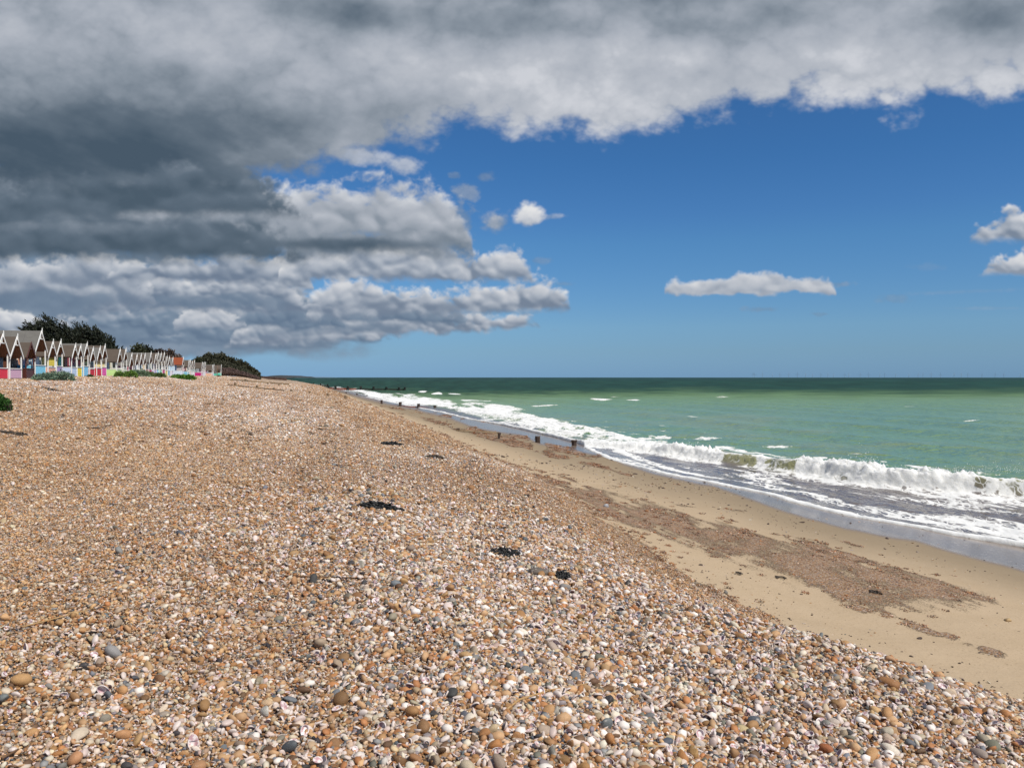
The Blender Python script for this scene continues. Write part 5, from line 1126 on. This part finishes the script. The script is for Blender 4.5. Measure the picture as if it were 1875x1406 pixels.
# wind turbines out at sea
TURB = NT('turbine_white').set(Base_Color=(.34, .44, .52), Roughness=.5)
def turbine_meshes():
    t = MB().tube([(0, 0, -2), (0, 0, 60)], [2.6, 1.7], 8); h = MB().box(-1.8, 1.8, -3, 5, 59, 62.5); bl = MB()
    for k in range(3):
        a = math.radians(90 + 120*k); bl.bar((0, -3.4, 60.8), (math.cos(a)*38, -3.4, 60.8 + math.sin(a)*38), 2.4, .6, up=(0, 1, 0))
    return t, h, bl
proto = None; rr = random.Random(4)
TX = [1379, 1382, 1396, 1414, 1428, 1444, 1460, 1475, 1488, 1503, 1516, 1526, 1547, 1554, 1575, 1590, 1611, 1620, 1640, 1664, 1681, 1690, 1705, 1722, 1747, 1760, 1772, 1798, 1822, 1838, 1868]
for i, x in enumerate(TX):
    Y = 14000 + rr.uniform(-1500, 1800); loc = ((x - CXP)/FPX*Y, Y, 0); rz = rr.uniform(-.5, .5)
    if proto is None:
        proto = empty('wind_turbine', loc, rz, label='faint white wind turbine on the sea horizon at the right', cat='wind turbine', group='wind turbines on the horizon'); t, h, bl = turbine_meshes()
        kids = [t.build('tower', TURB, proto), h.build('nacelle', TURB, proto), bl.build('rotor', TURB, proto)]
    else:
        c = proto.copy(); link(c); c.location = loc; c.rotation_euler = (0, 0, rz)
        for k in kids:
            d = k.copy(); link(d); d.parent = c
            if d.name.startswith('rotor'): pass
# ------------------------------------------------------------------ things lying on the beach
WEED = NT('black_weed').set(Base_Color=(.014, .013, .011), Roughness=.5); WEEDB = NT('brown_weed').set(Base_Color=(.05, .035, .022), Roughness=.6)
def weed(x, y, wpx, dpx, label, seed, strands=60, mat=None, curl=.5, thick=.006, hgt=.035):
    p = survey(x, y); m = p.y/FPX; W = wpx*m/2; rs = random.Random(seed); mb = MB(); D = max(.05, dpx*m*p.y/ (EYE - p.z + .01)*.5); D = min(D, W*1.2)
    for i in range(strands):
        a = rs.uniform(0, 6.28); q = math.sqrt(rs.random()); x0 = q*math.cos(a)*W*.8; y0 = q*math.sin(a)*D*.8; h = hgt*(1 - q*.7); pts = []; ang = rs.gauss(0, curl) + (math.pi if rs.random() < .5 else 0)
        zz = rs.uniform(.0, h)
        for k in range(5):
            pts.append((x0, y0, max(.002, zz) + float(ground_z(p.x + x0, p.y + y0)) - p.z + .016)); x0 += math.cos(ang)*W*.11; y0 += math.sin(ang)*D*.18; ang += rs.gauss(0, .5); zz += rs.uniform(-.5, .6)*h*.5
        mb.tube(pts, [thick*rs.uniform(.6, 1.6)*(1 if k < 4 else .4) for k in range(5)], 5)
    o = mb.build('seaweed', mat or WEED, None, True); o.location = p; tag(o, label, 'seaweed', 'seaweed washed up on the shingle'); return o
weed(697, 934, 76, 10, 'long black strip of seaweed in the middle of the shingle', 1, 380, None, .10, .010, .075)
weed(718, 815, 40, 5, 'thin black seaweed arc higher up the shingle', 2, 110, None, .12, .014, .08)
weed(797, 839, 34, 7, 'dark seaweed scrap right of the thin black arc', 3, 100, WEEDB, .2, .012, .06)
weed(1031, 1060, 34, 12, 'small black clump of seaweed beside the flat brown stone', 4, 230, None, .6, .007, .045)
weed(925, 1016, 56, 18, 'tangle of black weed and dry stalks on the lower shingle', 5, 200, None, .6, .006, .045)
weed(825, 935, 18, 6, 'tiny dark weed scrap right of the long black strip', 6, 40, WEEDB, .7, .006, .03)
weed(590, 788, 22, 3, 'dark weed streak far up the middle shingle', 7, 30, WEEDB, .2, .010, .04)
weed(525, 758, 16, 3, 'small brown weed scrap high on the shingle', 8, 20, WEEDB, .3, .012, .05)
weed(30, 797, 60, 4, 'thin dark weed line on the pale shingle at the far left', 9, 46, WEEDB, .15, .010, .04)
weed(170, 786, 36, 3, 'broken line of brown weed left of centre on the pale shingle', 10, 30, WEEDB, .15, .010, .04)
weed(328, 735, 40, 3, 'dark drift line below the green kale', 11, 30, WEEDB, .15, .014, .05)
weed(92, 714, 60, 3, 'dark drift line on the shingle in front of the kale clump', 12, 40, WEEDB, .15, .014, .06)
weed(1603, 1087, 26, 8, 'dark stick of weed lying on the reddish gravel', 13, 26, WEEDB, .15, .007, .03)
weed(1432, 1061, 22, 9, 'dark scuffed weed scrap on the dry sand', 14, 20, WEEDB, .5, .006, .02)
weed(1352, 1052, 22, 8, 'small weed scrap at the left of the dry sand', 15, 18, WEEDB, .5, .005, .02)
weed(1543, 902, 20, 4, 'three dark weed flecks on the damp sand', 16, 14, WEED, .3, .007, .015)
STRAW = NT('dry_stalk').set(Base_Color=sr(176, 140, 92), Roughness=.7); STICK = NT('brown_stick').set(Base_Color=sr(112, 82, 56), Roughness=.8)
def reed(pts, r, label, mat, name='reed'):
    Q = [survey(*p) + Vector((0, 0, .03)) for p in pts]; o = Q[0].copy(); P = []
    for i in range(len(Q) - 1):
        for k in range(4): P.append(Q[i].lerp(Q[i + 1], k/4) - o)
    P.append(Q[-1] - o); mb = MB().tube(P, [r*(1 - .5*i/len(P)) for i in range(len(P))], 6); ob = mb.build(name, mat, None, True); ob.location = o; tag(ob, label, 'reed' if name == 'reed' else 'stick', 'dry stalks on the shingle')
reed([(928, 1312), (950, 1294), (1010, 1275), (1083, 1262)], .007, 'long bent brown reed on the coarse shingle near the bottom', STRAW)
reed([(1180, 1380), (1290, 1382)], .006, 'straight pale stalk close to the bottom edge', STRAW)
reed([(40, 1158), (120, 1137), (170, 1123)], .005, 'long pale straw stalk in the lower left shingle', STRAW); reed([(425, 1158), (470, 1157), (545, 1152)], .005, 'pale straw stalk left of the bottom centre', STRAW)
reed([(740, 1002), (790, 996), (862, 986)], .004, 'pale straw between the black strip and the tangle', STRAW); reed([(838, 1048), (858, 1040), (890, 1036)], .006, 'curved golden stalk left of the tangle', STRAW)
reed([(900, 1022), (940, 1008), (965, 1003)], .004, 'straw stalk sticking through the black tangle', STRAW); reed([(520, 1062), (680, 1066)], .006, 'straight dark stick lying across the middle shingle', STICK, 'stick')
reed([(758, 1035), (765, 1006)], .007, 'short upright lying twig in the middle shingle', STICK, 'stick'); reed([(0, 1405), (30, 1388)], .006, 'twig end in the bottom left corner', STICK, 'stick')
def big_stone(x, y, wpx, hpx, col, label, seed, kind='round', asp=.6):
    p = survey(x, y); m = p.y/FPX; v, f = pebble_shape(kind, np.random.RandomState(seed), ICO3); W = wpx*m/2; Hh = max(hpx*m*.55, W*.38); v = v*np.array([W, W*asp, Hh])
    t = NT('big_stone'); O = t.geo(); c = t.mix(t.noise(O, 60, 5, .7), sr(*col), tuple(.55*x for x in sr(*col))); c = t.mix(t.math('MULTIPLY', t.sstep(t.noise(O, 22, 4), .58, .66), .5), c, sr(214, 204, 190))
    o = mesh_obj('stone', v, f, t.set(Base_Color=c, Roughness=.7, Normal=t.bump(t.noise(O, 150, 4), .004, .7)), smooth=True); o.location = p + Vector((0, 0, Hh*.55 + .012)); o.rotation_euler = (.1, .12, seed*1.3); tag(o, label, 'stone', 'large stones on the shingle')
for a in [(472, 1260, 22, 18, (160, 146, 118), 'round olive stone on the lower left shingle', 1), (484, 1318, 22, 24, (206, 200, 186), 'pale pointed flint right below the round olive stone', 2, 'flint'), (190, 1330, 22, 20, (150, 140, 122), 'greyish round stone near the bottom left', 3),
          (660, 1042, 30, 14, (190, 180, 160), 'pale flat flint left of the black tangle', 4, 'flint'), (988, 1055, 42, 12, (116, 104, 92), 'flat brown grey stone beside the black weed clump', 5), (1012, 1110, 20, 15, (168, 150, 122), 'buff oval stone below the weed clump', 6),
          (1742, 1282, 26, 22, (226, 200, 168), 'large cream and orange stone at the lower right', 7), (1700, 1268, 36, 10, (140, 142, 144), 'long blue grey stone at the lower right', 8), (1625, 1262, 42, 20, (170, 120, 74), 'long tan stone in the lower right shingle', 9),
          (1112, 1342, 24, 24, (120, 124, 122), 'mottled grey green stone near the bottom centre', 10), (1270, 1392, 30, 24, (190, 148, 92), 'honey coloured block of flint on the bottom edge', 11, 'flint'), (1380, 1332, 28, 20, (92, 98, 106), 'dark slate blue stone in the coarse shingle', 12),
          (1018, 1316, 24, 22, (186, 178, 162), 'pale angular flint beside the bent reed', 13, 'flint'), (1515, 1385, 30, 20, (176, 106, 62), 'smooth orange stone at the bottom right', 14), (1110, 930, 12, 8, (176, 176, 178), 'small light grey stone near the sand edge', 15), (1010, 1392, 24, 22, (132, 128, 116), 'grey stone at the bottom centre edge', 16)]: big_stone(*a)
# spray thrown up by the breaker
def spray():
    rs = np.random.RandomState(8); V, F = [], []; v0, f0 = ICO1; b = 0
    for (px, py, sx, sy, n) in ((1583, 850, 16, 9, 240), (1560, 852, 10, 4, 80), (1470, 842, 14, 3, 90), (1510, 846, 14, 3, 90), (1650, 858, 30, 4, 160), (1720, 862, 24, 4, 120), (1765, 862, 20, 5, 90), (1820, 860, 24, 7, 130), (1862, 862, 14, 6, 70), (1420, 838, 20, 2.5, 60), (1250, 812, 24, 2.5, 80), (1190, 808, 20, 2, 60), (1600, 862, 20, 4, 120)):
        s_, Y = sea_xy(px, py + 22, 3.76); z0 = EYE + (HOR - py)/FPX*Y
        for _ in range(n):
            x = px + rs.randn()*sx; z = z0 + np.abs(rs.randn())*sy*Y/FPX*(1 if rs.rand() < .8 else 1.6) - .06; yy = Y + rs.randn()*.25; r = .004 + .012*rs.rand()**2
            V.append(v0*r*(1, 1, rs.uniform(.8, 1.8)) + ((x - CXP)/FPX*Y, yy, z)); F.append(f0 + b); b += len(v0)
    o = mesh_obj('sea_spray', np.concatenate(V), np.concatenate(F), NT('spray_drops').set(Base_Color=(.86, .88, .88), Roughness=.5)); tag(o, 'drops of white spray flying off the breaker', kind='stuff')
spray()
